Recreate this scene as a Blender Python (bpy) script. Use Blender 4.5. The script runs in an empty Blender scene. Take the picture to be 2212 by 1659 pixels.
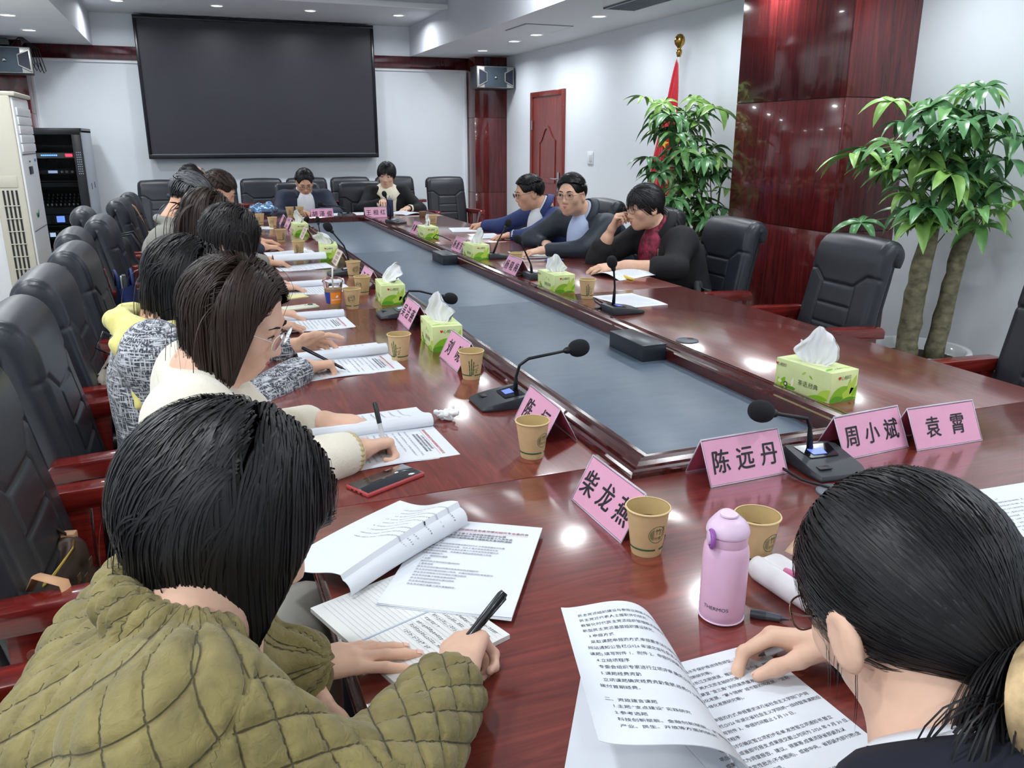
import bpy, bmesh, math, random
import numpy as np
from mathutils import Vector, Matrix
random.seed(7); RNG = np.random.default_rng(7)
scene = bpy.context.scene
COL = scene.collection

# ---------------------------------------------------------------- camera
cam_d = bpy.data.cameras.new('camera'); cam = bpy.data.objects.new('camera', cam_d); COL.objects.link(cam)
cam_d.sensor_width = 36.0; cam_d.lens = 36.0*1765.0/2212.0; cam_d.clip_start = 0.02; cam_d.clip_end = 60
cam.location = (0, 0, 1.45)
cam.rotation_euler = (math.radians(90-16.70), 0, math.radians(-21.05))
scene.camera = cam
# ---------------------------------------------------------------- world, exposure
wd = bpy.data.worlds.new('world'); scene.world = wd; wd.use_nodes = True
wd.node_tree.nodes['Background'].inputs[0].default_value = (0.62, 0.70, 0.80, 1)
wd.node_tree.nodes['Background'].inputs[1].default_value = 0.25
scene.view_settings.view_transform = 'Standard'; scene.view_settings.look = 'None'
scene.view_settings.gamma = 1.0; scene.view_settings.use_curve_mapping = False
scene.view_settings.exposure = 0.0
cy = scene.cycles
cy.max_bounces = 7; cy.diffuse_bounces = 4; cy.glossy_bounces = 3; cy.transmission_bounces = 5; cy.transparent_max_bounces = 4; cy.use_adaptive_sampling = True; cy.adaptive_threshold = 0.06; cy.adaptive_min_samples = 16
LAMP_W = 13.0            # watts of one ceiling downlight
LAMP_C = (0.93, 0.97, 1.0)
TZ = 0.76                # table top height

# ---------------------------------------------------------------- materials
MATS = {}
def srgb(r, g, b):
    f = lambda c: (c/255/12.92) if c/255 <= .04045 else ((c/255+.055)/1.055)**2.4
    return (f(r), f(g), f(b))
def M(name, col=(.5,.5,.5), rough=.5, metal=0., spec=.5, coat=0., var=0., vscale=8., bump=0., bscale=60., stretch=(1,1,1), emit=0., trans=0., alpha=1., sheen=0., ior=1.45, coords='Object', coatr=.05):
    if name in MATS: return MATS[name]
    m = bpy.data.materials.new(name); m.use_nodes = True; MATS[name] = m
    nt = m.node_tree; b = nt.nodes['Principled BSDF']; L = nt.links.new
    b.inputs['Base Color'].default_value = (*col, 1); b.inputs['Roughness'].default_value = rough
    b.inputs['Metallic'].default_value = metal; b.inputs['Specular IOR Level'].default_value = spec
    b.inputs['Coat Weight'].default_value = coat; b.inputs['Coat Roughness'].default_value = coatr
    b.inputs['IOR'].default_value = ior; b.inputs['Sheen Weight'].default_value = sheen
    b.inputs['Transmission Weight'].default_value = trans; b.inputs['Alpha'].default_value = alpha
    if emit: b.inputs['Emission Color'].default_value = (*col, 1); b.inputs['Emission Strength'].default_value = emit
    if var or bump:
        tc = nt.nodes.new('ShaderNodeTexCoord'); mp = nt.nodes.new('ShaderNodeMapping'); mp.inputs['Scale'].default_value = stretch
        L(tc.outputs[coords], mp.inputs['Vector'])
    if var:
        n = nt.nodes.new('ShaderNodeTexNoise'); n.inputs['Scale'].default_value = vscale; n.inputs['Detail'].default_value = 5
        L(mp.outputs[0], n.inputs['Vector'])
        r = nt.nodes.new('ShaderNodeValToRGB'); e = r.color_ramp.elements
        e[0].position = .3; e[1].position = .7
        e[0].color = (*[max(0, c*(1-var)) for c in col], 1); e[1].color = (*[min(1, c*(1+var)) for c in col], 1)
        L(n.outputs['Fac'], r.inputs[0]); L(r.outputs[0], b.inputs['Base Color'])
    if bump:
        n2 = nt.nodes.new('ShaderNodeTexNoise'); n2.inputs['Scale'].default_value = bscale; n2.inputs['Detail'].default_value = 4
        L(mp.outputs[0], n2.inputs['Vector'])
        bp = nt.nodes.new('ShaderNodeBump'); bp.inputs['Strength'].default_value = bump; bp.inputs['Distance'].default_value = .002
        L(n2.outputs['Fac'], bp.inputs['Height']); L(bp.outputs[0], b.inputs['Normal'])
    return m
def wood(name, dark, light, rough=.25, scale=3., stretch=(14, 1, 14), coat=.6, coatr=.06, var2=.5, coords='Object'):
    m = M(name, light, rough, coat=coat, coatr=coatr); nt = m.node_tree; b = nt.nodes['Principled BSDF']; L = nt.links.new
    tc = nt.nodes.new('ShaderNodeTexCoord'); mp = nt.nodes.new('ShaderNodeMapping'); mp.inputs['Scale'].default_value = stretch
    L(tc.outputs[coords], mp.inputs['Vector'])
    n = nt.nodes.new('ShaderNodeTexNoise'); n.inputs['Scale'].default_value = scale; n.inputs['Detail'].default_value = 7; n.inputs['Distortion'].default_value = 1.6; n.inputs['Roughness'].default_value = .62
    L(mp.outputs[0], n.inputs['Vector'])
    r = nt.nodes.new('ShaderNodeValToRGB'); e = r.color_ramp.elements
    e[0].position = .32; e[0].color = (*dark, 1); e[1].position = .66; e[1].color = (*light, 1)
    k = r.color_ramp.elements.new(.5); k.color = (*[(a*.55+c*.45) for a, c in zip(dark, light)], 1)
    L(n.outputs['Fac'], r.inputs[0]); L(r.outputs[0], b.inputs['Base Color'])
    return m

# ---------------------------------------------------------------- mesh builder
class G:
    def __init__(s): s.v = []; s.f = []; s.m = []; s.n = 0
    def add(s, verts, faces, mi=0):
        o = s.n; s.v.extend([tuple(map(float, p)) for p in verts]); s.n += len(verts)
        for f in faces: s.f.append(tuple(o+i for i in f)); s.m.append(mi)
        return s
    def box(s, c, d, mi=0, R=None):
        x, y, z = d[0]/2, d[1]/2, d[2]/2
        V = [Vector(p) for p in ((-x,-y,-z),(x,-y,-z),(x,y,-z),(-x,y,-z),(-x,-y,z),(x,-y,z),(x,y,z),(-x,y,z))]
        if R is not None: V = [R @ p for p in V]
        return s.add([p+Vector(c) for p in V], [(0,3,2,1),(4,5,6,7),(0,1,5,4),(1,2,6,5),(2,3,7,6),(3,0,4,7)], mi)
    def b2(s, x0, x1, y0, y1, z0, z1, mi=0): return s.box(((x0+x1)/2,(y0+y1)/2,(z0+z1)/2), (x1-x0,y1-y0,z1-z0), mi)
    def tube(s, pts, r, n=8, mi=0, cap=True, flat=1.0):
        P = [Vector(p) for p in pts]; k = len(P); rs = r if hasattr(r, '__len__') else [r]*k
        up = Vector((0,0,1)); V = []; F = []
        t0 = (P[1]-P[0]).normalized(); a = t0.cross(up)
        if a.length < 1e-3: a = t0.cross(Vector((0,1,0)))
        a.normalize()
        for i in range(k):
            t = (P[min(i+1,k-1)]-P[max(i-1,0)]).normalized()
            a = (a - t*a.dot(t)); a = a.normalized() if a.length > 1e-6 else t.orthogonal().normalized()
            b = t.cross(a)
            for j in range(n):
                q = 2*math.pi*j/n; V.append(P[i] + a*(rs[i]*math.cos(q)) + b*(rs[i]*flat*math.sin(q)))
        for i in range(k-1):
            for j in range(n): F.append((i*n+j, i*n+(j+1)%n, (i+1)*n+(j+1)%n, (i+1)*n+j))
        if cap: F.append(tuple(range(n-1,-1,-1))); F.append(tuple((k-1)*n+j for j in range(n)))
        return s.add(V, F, mi)
    def lathe(s, prof, n=32, c=(0,0,0), mi=0, cap0=False, cap1=False):
        V = []; F = []
        for r, z in prof:
            for j in range(n): q = 2*math.pi*j/n; V.append((c[0]+r*math.cos(q), c[1]+r*math.sin(q), c[2]+z))
        for i in range(len(prof)-1):
            for j in range(n): F.append((i*n+j, i*n+(j+1)%n, (i+1)*n+(j+1)%n, (i+1)*n+j))
        if cap0: F.append(tuple(range(n-1,-1,-1)))
        if cap1: F.append(tuple((len(prof)-1)*n+j for j in range(n)))
        return s.add(V, F, mi)
    def grid(s, P, mi=0, close_u=False, flip=False):
        P = np.asarray(P, float); a, b = P.shape[:2]; V = P.reshape(-1, 3); F = []
        for i in range(a-1):
            for j in range(b if close_u else b-1):
                q = (i*b+j, i*b+(j+1)%b, (i+1)*b+(j+1)%b, (i+1)*b+j)
                F.append(q[::-1] if flip else q)
        return s.add(V, F, mi)
    def prism(s, poly, z0, z1, mi=0):
        n = len(poly); V = [(x,y,z0) for x,y in poly]+[(x,y,z1) for x,y in poly]
        F = [tuple(range(n-1,-1,-1)), tuple(range(n,2*n))]+[(i,(i+1)%n,n+(i+1)%n,n+i) for i in range(n)]
        return s.add(V, F, mi)
    def xf(s, mat):
        s.v = [tuple(mat @ Vector(p)) for p in s.v]; return s
    def mesh(s, name, mats, smooth=False, bevel=0., segs=2):
        me = bpy.data.meshes.new(name); me.from_pydata(s.v, [], s.f)
        for m in (mats if isinstance(mats, (list, tuple)) else [mats]): me.materials.append(m)
        me.polygons.foreach_set('material_index', s.m)
        if bevel:
            bm = bmesh.new(); bm.from_mesh(me)
            ed = [e for e in bm.edges if len(e.link_faces) == 2 and e.calc_face_angle(0) > .6]
            bmesh.ops.bevel(bm, geom=ed, offset=bevel, segments=segs, profile=.5, affect='EDGES', clamp_overlap=True)
            bm.to_mesh(me); bm.free()
        if smooth: me.polygons.foreach_set('use_smooth', [True]*len(me.polygons))
        if smooth == 'auto' or (bevel and not smooth):
            me.polygons.foreach_set('use_smooth', [True]*len(me.polygons)); me.set_sharp_from_angle(angle=math.radians(35))
        me.update(); return me
    def obj(s, name, mats, parent=None, smooth=False, bevel=0., segs=2, loc=None, rot=None):
        return link(name, s.mesh(name, mats, smooth, bevel, segs), parent, loc, rot)
def link(name, me, parent=None, loc=None, rot=None):
    o = bpy.data.objects.new(name, me); COL.objects.link(o)
    if parent is not None: o.parent = parent
    if loc is not None: o.location = loc
    if rot is not None: o.rotation_euler = rot
    return o
def tag(o, label=None, cat=None, group=None, kind=None):
    if label: o['label'] = label
    if cat: o['category'] = cat
    if group: o['group'] = group
    if kind: o['kind'] = kind
    return o
def thing(name, label, cat, loc=(0,0,0), rz=0., group=None, kind=None):
    o = bpy.data.objects.new(name, None); COL.objects.link(o); o.location = loc; o.rotation_euler = (0,0,rz); o.empty_display_size = .05
    return tag(o, label, cat, group, kind)
def copy_tree(o, parent=None):
    c = o.copy(); COL.objects.link(c)
    if parent is not None: c.parent = parent
    for ch in list(o.children): copy_tree(ch, c)
    return c
def npmesh(name, V, F, mats, smooth=True, mi=None):
    me = bpy.data.meshes.new(name); V = np.asarray(V, np.float32); F = np.asarray(F, np.int32); k = F.shape[1]
    me.vertices.add(len(V)); me.vertices.foreach_set('co', V.ravel())
    me.loops.add(F.size); me.loops.foreach_set('vertex_index', F.ravel())
    me.polygons.add(len(F)); me.polygons.foreach_set('loop_start', np.arange(0, F.size, k, dtype=np.int32))
    me.polygons.foreach_set('loop_total', np.full(len(F), k, np.int32))
    for m in (mats if isinstance(mats, (list, tuple)) else [mats]): me.materials.append(m)
    if mi is not None: me.polygons.foreach_set('material_index', np.asarray(mi, np.int32))
    if smooth: me.polygons.foreach_set('use_smooth', np.ones(len(F), bool))
    me.update(calc_edges=True); me.validate(); return me

# ---------------------------------------------------------------- text (flat glyph meshes)
_TX = {}
def text_geo(body, size=1., align='LEFT', res=2, space=1., bold=0.):
    key = (body, align, res, space, bold)
    if key not in _TX:
        cu = bpy.data.curves.new('glyphs', 'FONT'); cu.body = body; cu.size = 1.; cu.align_x = align; cu.resolution_u = res
        cu.space_character = space; cu.fill_mode = 'FRONT'; cu.offset = bold
        o = bpy.data.objects.new('glyphs', cu); COL.objects.link(o)
        dg = bpy.context.evaluated_depsgraph_get(); me = bpy.data.meshes.new_from_object(o.evaluated_get(dg))
        V = np.zeros(len(me.vertices)*3); me.vertices.foreach_get('co', V); V = V.reshape(-1,3)[:, :2]
        F = [tuple(p.vertices) for p in me.polygons]
        bpy.data.objects.remove(o); bpy.data.curves.remove(cu); bpy.data.meshes.remove(me); _TX[key] = (V, F)
    V, F = _TX[key]; return V*size, F
# ================================================================ ROOM
XL, XR, YB, YF = -1.93, 3.78, 10.32, -2.3
ZS, ZU, ZT = 2.40, 2.73, 2.90
wall_m = M('wall_paint', srgb(222,229,236), .55, var=.02, vscale=2, bump=.05, bscale=180)
ceil_m = M('ceiling_paint', srgb(206,211,218), .7, var=.015, vscale=2)
white_m = M('white_gloss_paint', srgb(232,236,240), .3)
band_m = wood('dark_mahogany_veneer', srgb(50,12,22), srgb(86,24,34), .14, 2.2, (9,9,.7), coat=.5)
colm = wood('column_veneer', srgb(62,18,20), srgb(106,35,36), .15, 2.4, (9,9,.55), coat=.55, coatr=.04)
floor_m = M('floor_tile_glaze', srgb(206,200,188), .18, var=.05, vscale=3)
grout_m = M('floor_grout', srgb(150,145,135), .8)
def struct(o): o['kind'] = 'structure'; return o
struct(G().b2(XL,XR,YF,YB,-.06,-.004).obj('floor', grout_m))
FLOOR = bpy.data.objects['floor']
tile_me = G().box((0,0,0),(.794,.794,.008)).mesh('tile', floor_m, bevel=.002, segs=1)
for i in range(7):
    for j in range(15):
        link('tile', tile_me, FLOOR, (XL+.42+i*.8, YF+.5+j*.8, -.002))
struct(G().b2(XL-.1,XR+.1,YB,YB+.1,0,3.0).obj('wall_back', wall_m))
struct(G().b2(XR,XR+.1,YF,YB,0,3.0).obj('wall_right', wall_m))
struct(G().b2(XL-.1,XL,YF,YB,0,3.0).obj('wall_left', wall_m))
struct(G().b2(XL-.1,XR+.1,YF-.1,YF,0,3.0).obj('wall_front', wall_m))
g = G().b2(XL,XR,YF,YB,ZT,ZT+.1)                      # raised middle
g.b2(2.65,XR,YF,YB,ZS,ZT).b2(XL,-.80,YF,YB,ZS,ZT).b2(-.80,2.65,8.72,YB,ZU,ZT)
struct(g.obj('ceiling', ceil_m))
# stepped cornice round the raised middle
g = G()
for k,(w,z) in enumerate(((.07,ZT-.045),(.035,ZT-.09))):
    g.b2(-.80,2.65,8.72-w,8.72,z,z+.045).b2(2.65-w,2.65,YF,8.72,z,z+.045).b2(-.80,-.80+w,YF,8.72,z,z+.045)
g.b2(-.80,2.65,8.69,8.722,ZU-.02,ZU+.03)
struct(g.obj('trim_1', white_m, bevel=.006))
# dark band along the back wall and its pale lower rail
struct(G().b2(-1.42,3.36,YB-.035,YB,2.262,2.40).obj('trim_2', band_m, bevel=.003))
struct(G().b2(-1.42,3.36,YB-.02,YB,2.235,2.262).b2(3.325,3.352,YB-.03,YB,0,2.25).b2(-1.43,-1.40,YB-.03,YB,0,2.25).obj('trim_3', white_m))
struct(G().b2(XL,-1.42,YB-.012,YB,0,.10).b2(-1.42,3.36,YB-.014,YB,0,.10).obj('baseboard_back', band_m))
struct(G().b2(XR-.014,XR,YF,YB-.3,0,.10).obj('baseboard_right', band_m))
struct(G().b2(XL,XL+.014,YF,YB-.3,0,.10).obj('baseboard_left', band_m))
# veneer columns: core plus panels with dark joints
def column(name, x0,x1,y0,y1,zt, joints, faces):
    core = struct(G().b2(x0+.006,x1-.006,y0+.006,y1,0,zt).obj(name, M('joint_dark', srgb(38,10,14), .5)))
    zs = [0]+joints+[zt]
    for a,b in zip(zs[:-1], zs[1:]):
        if 'front' in faces: G().b2(x0,x1,y0,y0+.014,a+.002,b-.002).obj('veneer_panel', colm, core, bevel=.001)
        if 'left' in faces: G().b2(x0,x0+.014,y0+.014,y1-.002,a+.002,b-.002).obj('veneer_panel', colm, core, bevel=.001)
        if 'right' in faces: G().b2(x1-.014,x1,y0+.014,y1-.002,a+.002,b-.002).obj('veneer_panel', colm, core, bevel=.001)
    return core
column('column', 3.36, XR, 10.0, YB, ZS, [.80,1.70], ('front','left'))
column('column', XL, -1.42, 10.0, YB, ZS, [.80,1.70], ('front','right'))
column('column', 3.33, XR, 3.675, 4.645, ZS, [.945,1.665], ('front','left'))
# ---- door in the right wall (y 8.25..9.17, top 1.955)
door_wood = wood('door_wood', srgb(96,34,30), srgb(140,56,48), .3, 2.5, (9,9,.6), coat=.3)
door = struct(G().b2(XR-.012,XR+.03,8.30,9.12,.0,1.90).obj('door_1', door_wood))
g = G().b2(XR-.03,XR+.02,8.25,8.305,0,1.955).b2(XR-.03,XR+.02,9.115,9.17,0,1.955).b2(XR-.03,XR+.02,8.305,9.115,1.90,1.955)
g.obj('door_frame', door_wood, door, bevel=.006)
def arch(y0,y1,z0,z1,h,n=24):
    pts = [(y0,z0),(y1,z0)]
    for i in range(n+1):
        t = i/n; y = y1+(y0-y1)*t; s = math.sin(math.pi*t)**2.2; pts.append((y, z1+h*s))
    return pts
P = arch(8.47,8.95,.98,1.44,.16); P2 = arch(8.52,8.90,1.03,1.41,.15)
ring = lambda Q, x: [(x,y,z) for y,z in Q]
g = G(); n = len(P); g.add(ring(P,XR-.014)+ring(P,XR-.022)+ring(P2,XR-.022)+ring(P2,XR-.014), [(a*n+i,a*n+(i+1)%n,(a+1)*n+(i+1)%n,(a+1)*n+i) for a in range(3) for i in range(n)])
g.obj('raised_moulding', door_wood, door)
P = [(y,2.02-z) for y,z in arch(8.47,8.95,1.18,1.62,.10)]
P2 = [(y,2.02-z) for y,z in arch(8.52,8.90,1.23,1.59,.09)]
g = G(); n = len(P); g.add(ring(P,XR-.014)+ring(P,XR-.022)+ring(P2,XR-.022)+ring(P2,XR-.014), [(a*n+i,a*n+(i+1)%n,(a+1)*n+(i+1)%n,(a+1)*n+i) for a in range(3) for i in range(n)])
g.obj('raised_moulding', door_wood, door)
steel = M('brushed_steel', (.55,.56,.58), .3, metal=1)
for z in (.35,1.55): G().tube([(XR-.03,9.108,z),(XR-.03,9.108,z+.1)], .008, 10).obj('hinge', steel, door, smooth='auto')
g = G().box((XR-.02,8.37,1.0),(.01,.045,.2)).tube([(XR-.024,8.37,1.03),(XR-.06,8.37,1.03),(XR-.06,8.48,1.03)], .009, 8)
g.obj('door_handle', steel, door, smooth='auto')
# ---- light switch
t = thing('light_switch', 'white square rocker switch on the white wall beside the red door', 'switch', (XR,7.63,1.268))
G().box((-.006,0,0),(.012,.12,.12)).obj('plate', white_m, t, bevel=.004)
G().box((-.014,-.02,-.002),(.008,.055,.07)).obj('rocker', M('switch_grey', srgb(205,212,216), .35), t, bevel=.003)
# ---- downlights: rows in both side soffits, the back soffit and the raised middle
lens_m = M('downlight_lens', (1,1,1), .4, emit=5.0); ring_m = M('downlight_ring', srgb(235,238,242), .35)
ring_me = G().lathe([(.052,-.001),(.056,-.007),(.066,-.007),(.072,0)], 32).mesh('trim_ring', ring_m, smooth=True)
lens_me = G().lathe([(.0005,-.0035),(.053,-.003)], 32).mesh('lens', lens_m)
ORD = ['first','second','third','fourth','fifth','sixth','seventh','eighth','ninth','tenth','eleventh']
def downlight(x,y,z,lab,w=1.):
    t = thing('downlight', lab, 'light', (x,y,z), 0, 'recessed ceiling downlights')
    link('trim_ring', ring_me, t); link('lens', lens_me, t)
    ld = bpy.data.lights.new('downlight_lamp','AREA'); ld.shape = 'DISK'; ld.size = .18; ld.energy = LAMP_W*w; ld.color = LAMP_C; ld.spread = math.radians(165)
    lo = bpy.data.objects.new('downlight_lamp', ld); COL.objects.link(lo); lo.parent = t; lo.location = (0,0,-.012)
for i,y in enumerate((9.31,8.33,7.75,6.44,5.35,4.3,3.25,2.2,1.15,.1,-1.0)): downlight(3.23,y,ZS,ORD[i]+' round downlight from the back wall in the ceiling row on the door side',.62)
for i,y in enumerate((9.08,8.07,7.06,6.05,5.04,4.03,3.02,2.0,1.0,0,-1.1)): downlight(-1.21,y,ZS,ORD[i]+' round downlight from the back wall in the ceiling row above the equipment rack',.85)
for i,x in enumerate((-.465,.447,1.367,2.302)): downlight(x,9.40,ZU,ORD[i]+' round downlight from the rack side in the ceiling above the black screen',.8)
for i,y in enumerate((6.1,3.5,.9,-1.4)):
    for x,w in ((-.4,'rack'),(2.25,'door')): downlight(x,y,ZT,ORD[i]+' round downlight in the raised ceiling middle on its '+w+' side',1.15)
# ---- ceiling vent and access hatch in the right soffit
vent_m = M('vent_metal', srgb(95,102,110), .4)
t = thing('ceiling_vent', 'grey slatted air vent set in the ceiling near the white wall', 'vent', (3.2,5.55,ZS))
G().b2(-.13,.12,-.55,.47,-.004,0).obj('backing', M('vent_dark', srgb(40,44,50), .6), t)
g = G()
for a,b in ((-.14,-.122),(.108,.126)): g.b2(a,b,-.56,.48,-.012,0)
for a,b in ((-.56,-.542),(.462,.48)): g.b2(-.14,.126,a,b,-.012,0)
g.obj('frame', vent_m, t)
for i in range(9): G().b2(-.122+.003+i*.0255,-.122+.012+i*.0255,-.54,.46,-.011,-.003).obj('slat', vent_m, t)
t = thing('access_hatch', 'flush square access panel in the white ceiling beside two downlights', 'hatch', (3.07,7.31,ZS))
for a in ((-.225,.225,-.252,-.247),(-.225,.225,.247,.252),(-.227,-.222,-.25,.25),(.222,.227,-.25,.25)):
    G().b2(a[0],a[1],a[2],a[3],-.004,.0).obj('gap_strip', vent_m, t)
G().b2(-.215,.215,-.24,.24,-.006,0).obj('panel', ceil_m, t)
# ---- big display on the back wall
t = thing('wall_screen', 'large black framed display screen switched off on the back wall', 'screen', (.907,10.2,0))
blk = M('screen_bezel', srgb(16,20,28), .25)
W0, W1, Z0, Z1 = -1.286, 1.284, 1.235, 2.712
G().b2(W0+.02,W1-.02,.02,.10,Z0+.02,Z1-.02).obj('housing', blk, t, bevel=.004)
g = G().b2(W0,W1,-.012,.03,Z0,Z0+.05).b2(W0,W1,-.012,.03,Z1-.035,Z1).b2(W0,W0+.035,-.012,.03,Z0+.05,Z1-.035).b2(W1-.035,W1,-.012,.03,Z0+.05,Z1-.035)
g.obj('bezel', blk, t, bevel=.004)
G().b2(W0+.03,W1-.03,0,.02,Z0+.045,Z1-.03).obj('display_panel', M('screen_surface', srgb(56,56,62), .42, spec=.35, var=.04, vscale=3), t)
G().b2(W0+.035,W1-.035,-.016,-.008,Z0+.045,Z0+.052).obj('lower_edge_strip', M('silver_strip', srgb(150,155,165), .3, metal=.8), t)
# ---- loudspeakers under the soffit
spk_cloth = M('speaker_cloth', srgb(58,70,80), .8, bump=.3, bscale=900); spk_sil = M('speaker_silver', srgb(172,172,168), .35, metal=.5)
spk_blk = M('speaker_cabinet', srgb(60,62,66), .5); spk_horn = M('speaker_mesh_dark', srgb(34,40,54), .7, bump=.3, bscale=900)
def speaker(label, loc, rz):
    t = thing('loudspeaker', label, 'speaker', loc, rz)
    G().b2(-.235,.235,.012,.24,-.125,.125).obj('cabinet', spk_blk, t, bevel=.006)
    G().b2(-.228,.228,-.004,.012,-.118,.118).obj('front_frame', spk_sil, t, bevel=.004)
    G().b2(-.14,.14,-.010,.006,-.112,.112).obj('grille', spk_cloth, t, bevel=.003)
    for s in (-1,1):
        P = [(s*.221,-.105),(s*.221,.105),(s*.11,.05),(s*.11,-.05)]
        if s < 0: P = P[::-1]
        g = G(); g.add([(x,-.020,z) for x,z in P]+[(x,-.002,z) for x,z in P], [(0,1,2,3),(4,7,6,5)]+[(i,4+i,4+(i+1)%4,(i+1)%4) for i in range(4)])
        g.obj('horn_surround', spk_sil, t, bevel=.002)
        P = [(s*.212,-.088),(s*.212,.088),(s*.118,.043),(s*.118,-.043)]
        if s < 0: P = P[::-1]
        g = G(); g.add([(x,-.023,z) for x,z in P]+[(x,-.002,z) for x,z in P], [(0,1,2,3),(4,7,6,5)]+[(i,4+i,4+(i+1)%4,(i+1)%4) for i in range(4)])
        g.obj('horn_mesh', spk_horn, t)
    G().b2(-.016,.016,-.013,-.009,-.022,.014).obj('badge', M('badge_black', srgb(14,15,18), .3), t)
    V, F = text_geo('JBL', .022, 'CENTER'); G().add([(x,-.0135,z-.008) for x,z in V], F).obj('badge_lettering', white_m, t)
    g = G().tube([(0,.2,.11),(0,.26,.16),(0,.3,.2)], .012, 8); g.box((0,.3,.19),(.08,.02,.1)); g.obj('bracket', spk_blk, t)
    return t
speaker('silver cornered grey loudspeaker on the dark red corner column by the door wall', (3.518,9.68,2.148), 0)
sl = speaker('silver cornered grey loudspeaker with dangling cables above the white air conditioner', (-1.53,9.6,2.18), .12)
cab = M('black_cable', srgb(20,20,24), .45)
for k in range(4):
    a = .25+.03*k
    G().tube([(.0+.05*k,.2,.15),(.15,.12,.21+.01*k),(.24+.02*k,.16,.12),(a,.2,-.02-.02*k),(a-.02,.22,-.07-.01*k),(a-.05,.22,.0)], .004, 6).obj('cable', cab, sl, smooth=True)
G().b2(-.2,.06,.02,.2,.135,.19).obj('cable_box', spk_blk, sl, bevel=.004)
# ---- air conditioner tower
ac_w = M('ac_white', srgb(226,229,232), .35); ac_b = M('ac_beige', srgb(196,192,176), .45); ac_d = M('ac_dark', srgb(30,32,36), .4)
t = thing('air_conditioner', 'tall white floor standing air conditioner with beige grille column', 'air conditioner', (-1.30,6.95,0))
G().b2(-.34,.22,-.11,.52,0,1.735).obj('cabinet', ac_w, t, bevel=.015)
G().b2(.02,.205,-.13,-.10,.02,1.74).obj('side_column', ac_b, t, bevel=.012)
G().b2(-.36,.24,-.13,.54,1.735,1.765).obj('top_cap', ac_b, t, bevel=.01)
for i in range(4): G().b2(.065+i*.027,.078+i*.027,-.134,-.128,.25,1.10).obj('grille_slot', ac_d, t)
for i in range(8): G().b2(.06,.165,-.137,-.130,.36+i*.09,.366+i*.09).obj('grille_bar', ac_b, t)
g = G().b2(.055,.17,-.135,-.13,1.12,1.20); g.obj('grille_cap', ac_b, t, bevel=.003)
for i in range(5): G().b2(.215,.232,-.07,.48,1.36+i*.062,1.415+i*.062).obj('louvre', ac_w, t, bevel=.004)
G().b2(.2205,.2235,-.09,.50,1.34,1.345).obj('panel_line', ac_d, t)
G().b2(.218,.226,.10,.24,1.20,1.255).obj('display_window', ac_d, t, bevel=.002)
G().b2(.2205,.2225,.15,.20,1.285,1.295).obj('logo_plate', ac_d, t)
V, F = text_geo('BEIXI', .014, 'CENTER'); 
g = G().b2(.2205,.223,.36,.44,1.20,1.31); g.obj('energy_label', M('label_paper', srgb(215,228,238), .5), t)
G().b2(.2225,.2245,.365,.435,1.285,1.305).obj('label_band', M('label_blue', srgb(70,130,200), .5), t)
leaf_g = M('leaf_logo_green', srgb(60,140,80), .5)
for k,(dy,dz,a) in enumerate(((.0,.0,.3),(.03,.012,.9),(-.03,.006,-.4))):
    P = [(dy+.16+math.cos(a)*u*.045-math.sin(a)*v*.012, 0.90+dz+math.sin(a)*u*.045+math.cos(a)*v*.012) for u,v in ((-1,0),(-.3,1),(.5,.8),(1,0),(.5,-.7),(-.3,-.9))]
    G().add([(.2235,y,z) for y,z in P], [tuple(range(6))]).obj('leaf_mark', leaf_g, t)
G().b2(.2205,.2225,-.09,.50,.80,.804).obj('panel_line', ac_d, t)
# ---- equipment rack with glass door
rk = M('rack_black', srgb(20,22,26), .35); rkg = M('rack_grey', srgb(150,158,168), .4)
t = thing('equipment_rack', 'tall black server rack with smoked glass door and grey side', 'rack', (-1.20,9.2,0))
g = G().b2(-.30,.27,.0,.03,0,.06).b2(-.30,.27,.0,.03,1.49,1.545).b2(-.30,-.24,.0,.03,.06,1.49).b2(.19,.27,.0,.03,.06,1.49)
g.obj('door_frame', rk, t, bevel=.004)
G().b2(.245,.28,.03,.92,0,1.53).obj('side_panel', rkg, t, bevel=.004)
G().b2(-.30,.245,.80,.92,0,1.53).b2(-.30,-.27,.03,.80,0,1.53).b2(-.30,.28,.03,.92,1.51,1.55).b2(-.30,.28,.03,.92,.0,.06).obj('carcass', rk, t)
for y in (.3,.6): G().b2(.28,.284,y-.01,y+.01,.96,1.02).obj('side_latch', rk, t)
G().b2(-.24,.19,.012,.016,.06,1.49).obj('glass_pane', M('smoked_glass', (.55,.58,.6), .03, trans=1.0, ior=1.1), t)
led_b = M('led_blue', (.08,.25,1), .4, emit=6); led_r = M('led_red', (1,.03,.06), .4, emit=5); lcd = M('lcd_blue', (.12,.22,.9), .4, emit=2.5)
def unit(z,h,m,name='rack_unit'): return G().b2(-.235,.185,.06,.5,z,z+h).obj(name, m, t, bevel=.003)
u_s = M('device_silver', srgb(150,148,140), .4, metal=.3); u_k = M('device_black', srgb(36,38,42), .4)
u = unit(1.27,.05,u_s)
for i in range(9): G().b2(-.10+i*.016,-.09+i*.016,.056,.061,1.292,1.304).obj('indicator', led_b, u)
G().b2(.11,.17,.056,.061,1.284,1.31).obj('digit_display', led_r, u)
G().b2(-.2,-.18,.055,.061,1.278,1.31).obj('button', u_k, u)
u = unit(1.12,.045,u_k); G().b2(-.06,.02,.056,.061,1.13,1.155).obj('lcd', M('lcd_dim', (.5,.6,.9), .4, emit=.8), u)
for x in (-.18,.06,.10,.15): G().tube([(x,.06,1.142),(x,.045,1.142)], .012, 12).obj('knob', u_s, u, smooth='auto')
for z in (1.38,1.05,.62,.40): G().b2(-.235,.185,.04,.5,z,z+.008).obj('shelf', u_k, t)
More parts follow.
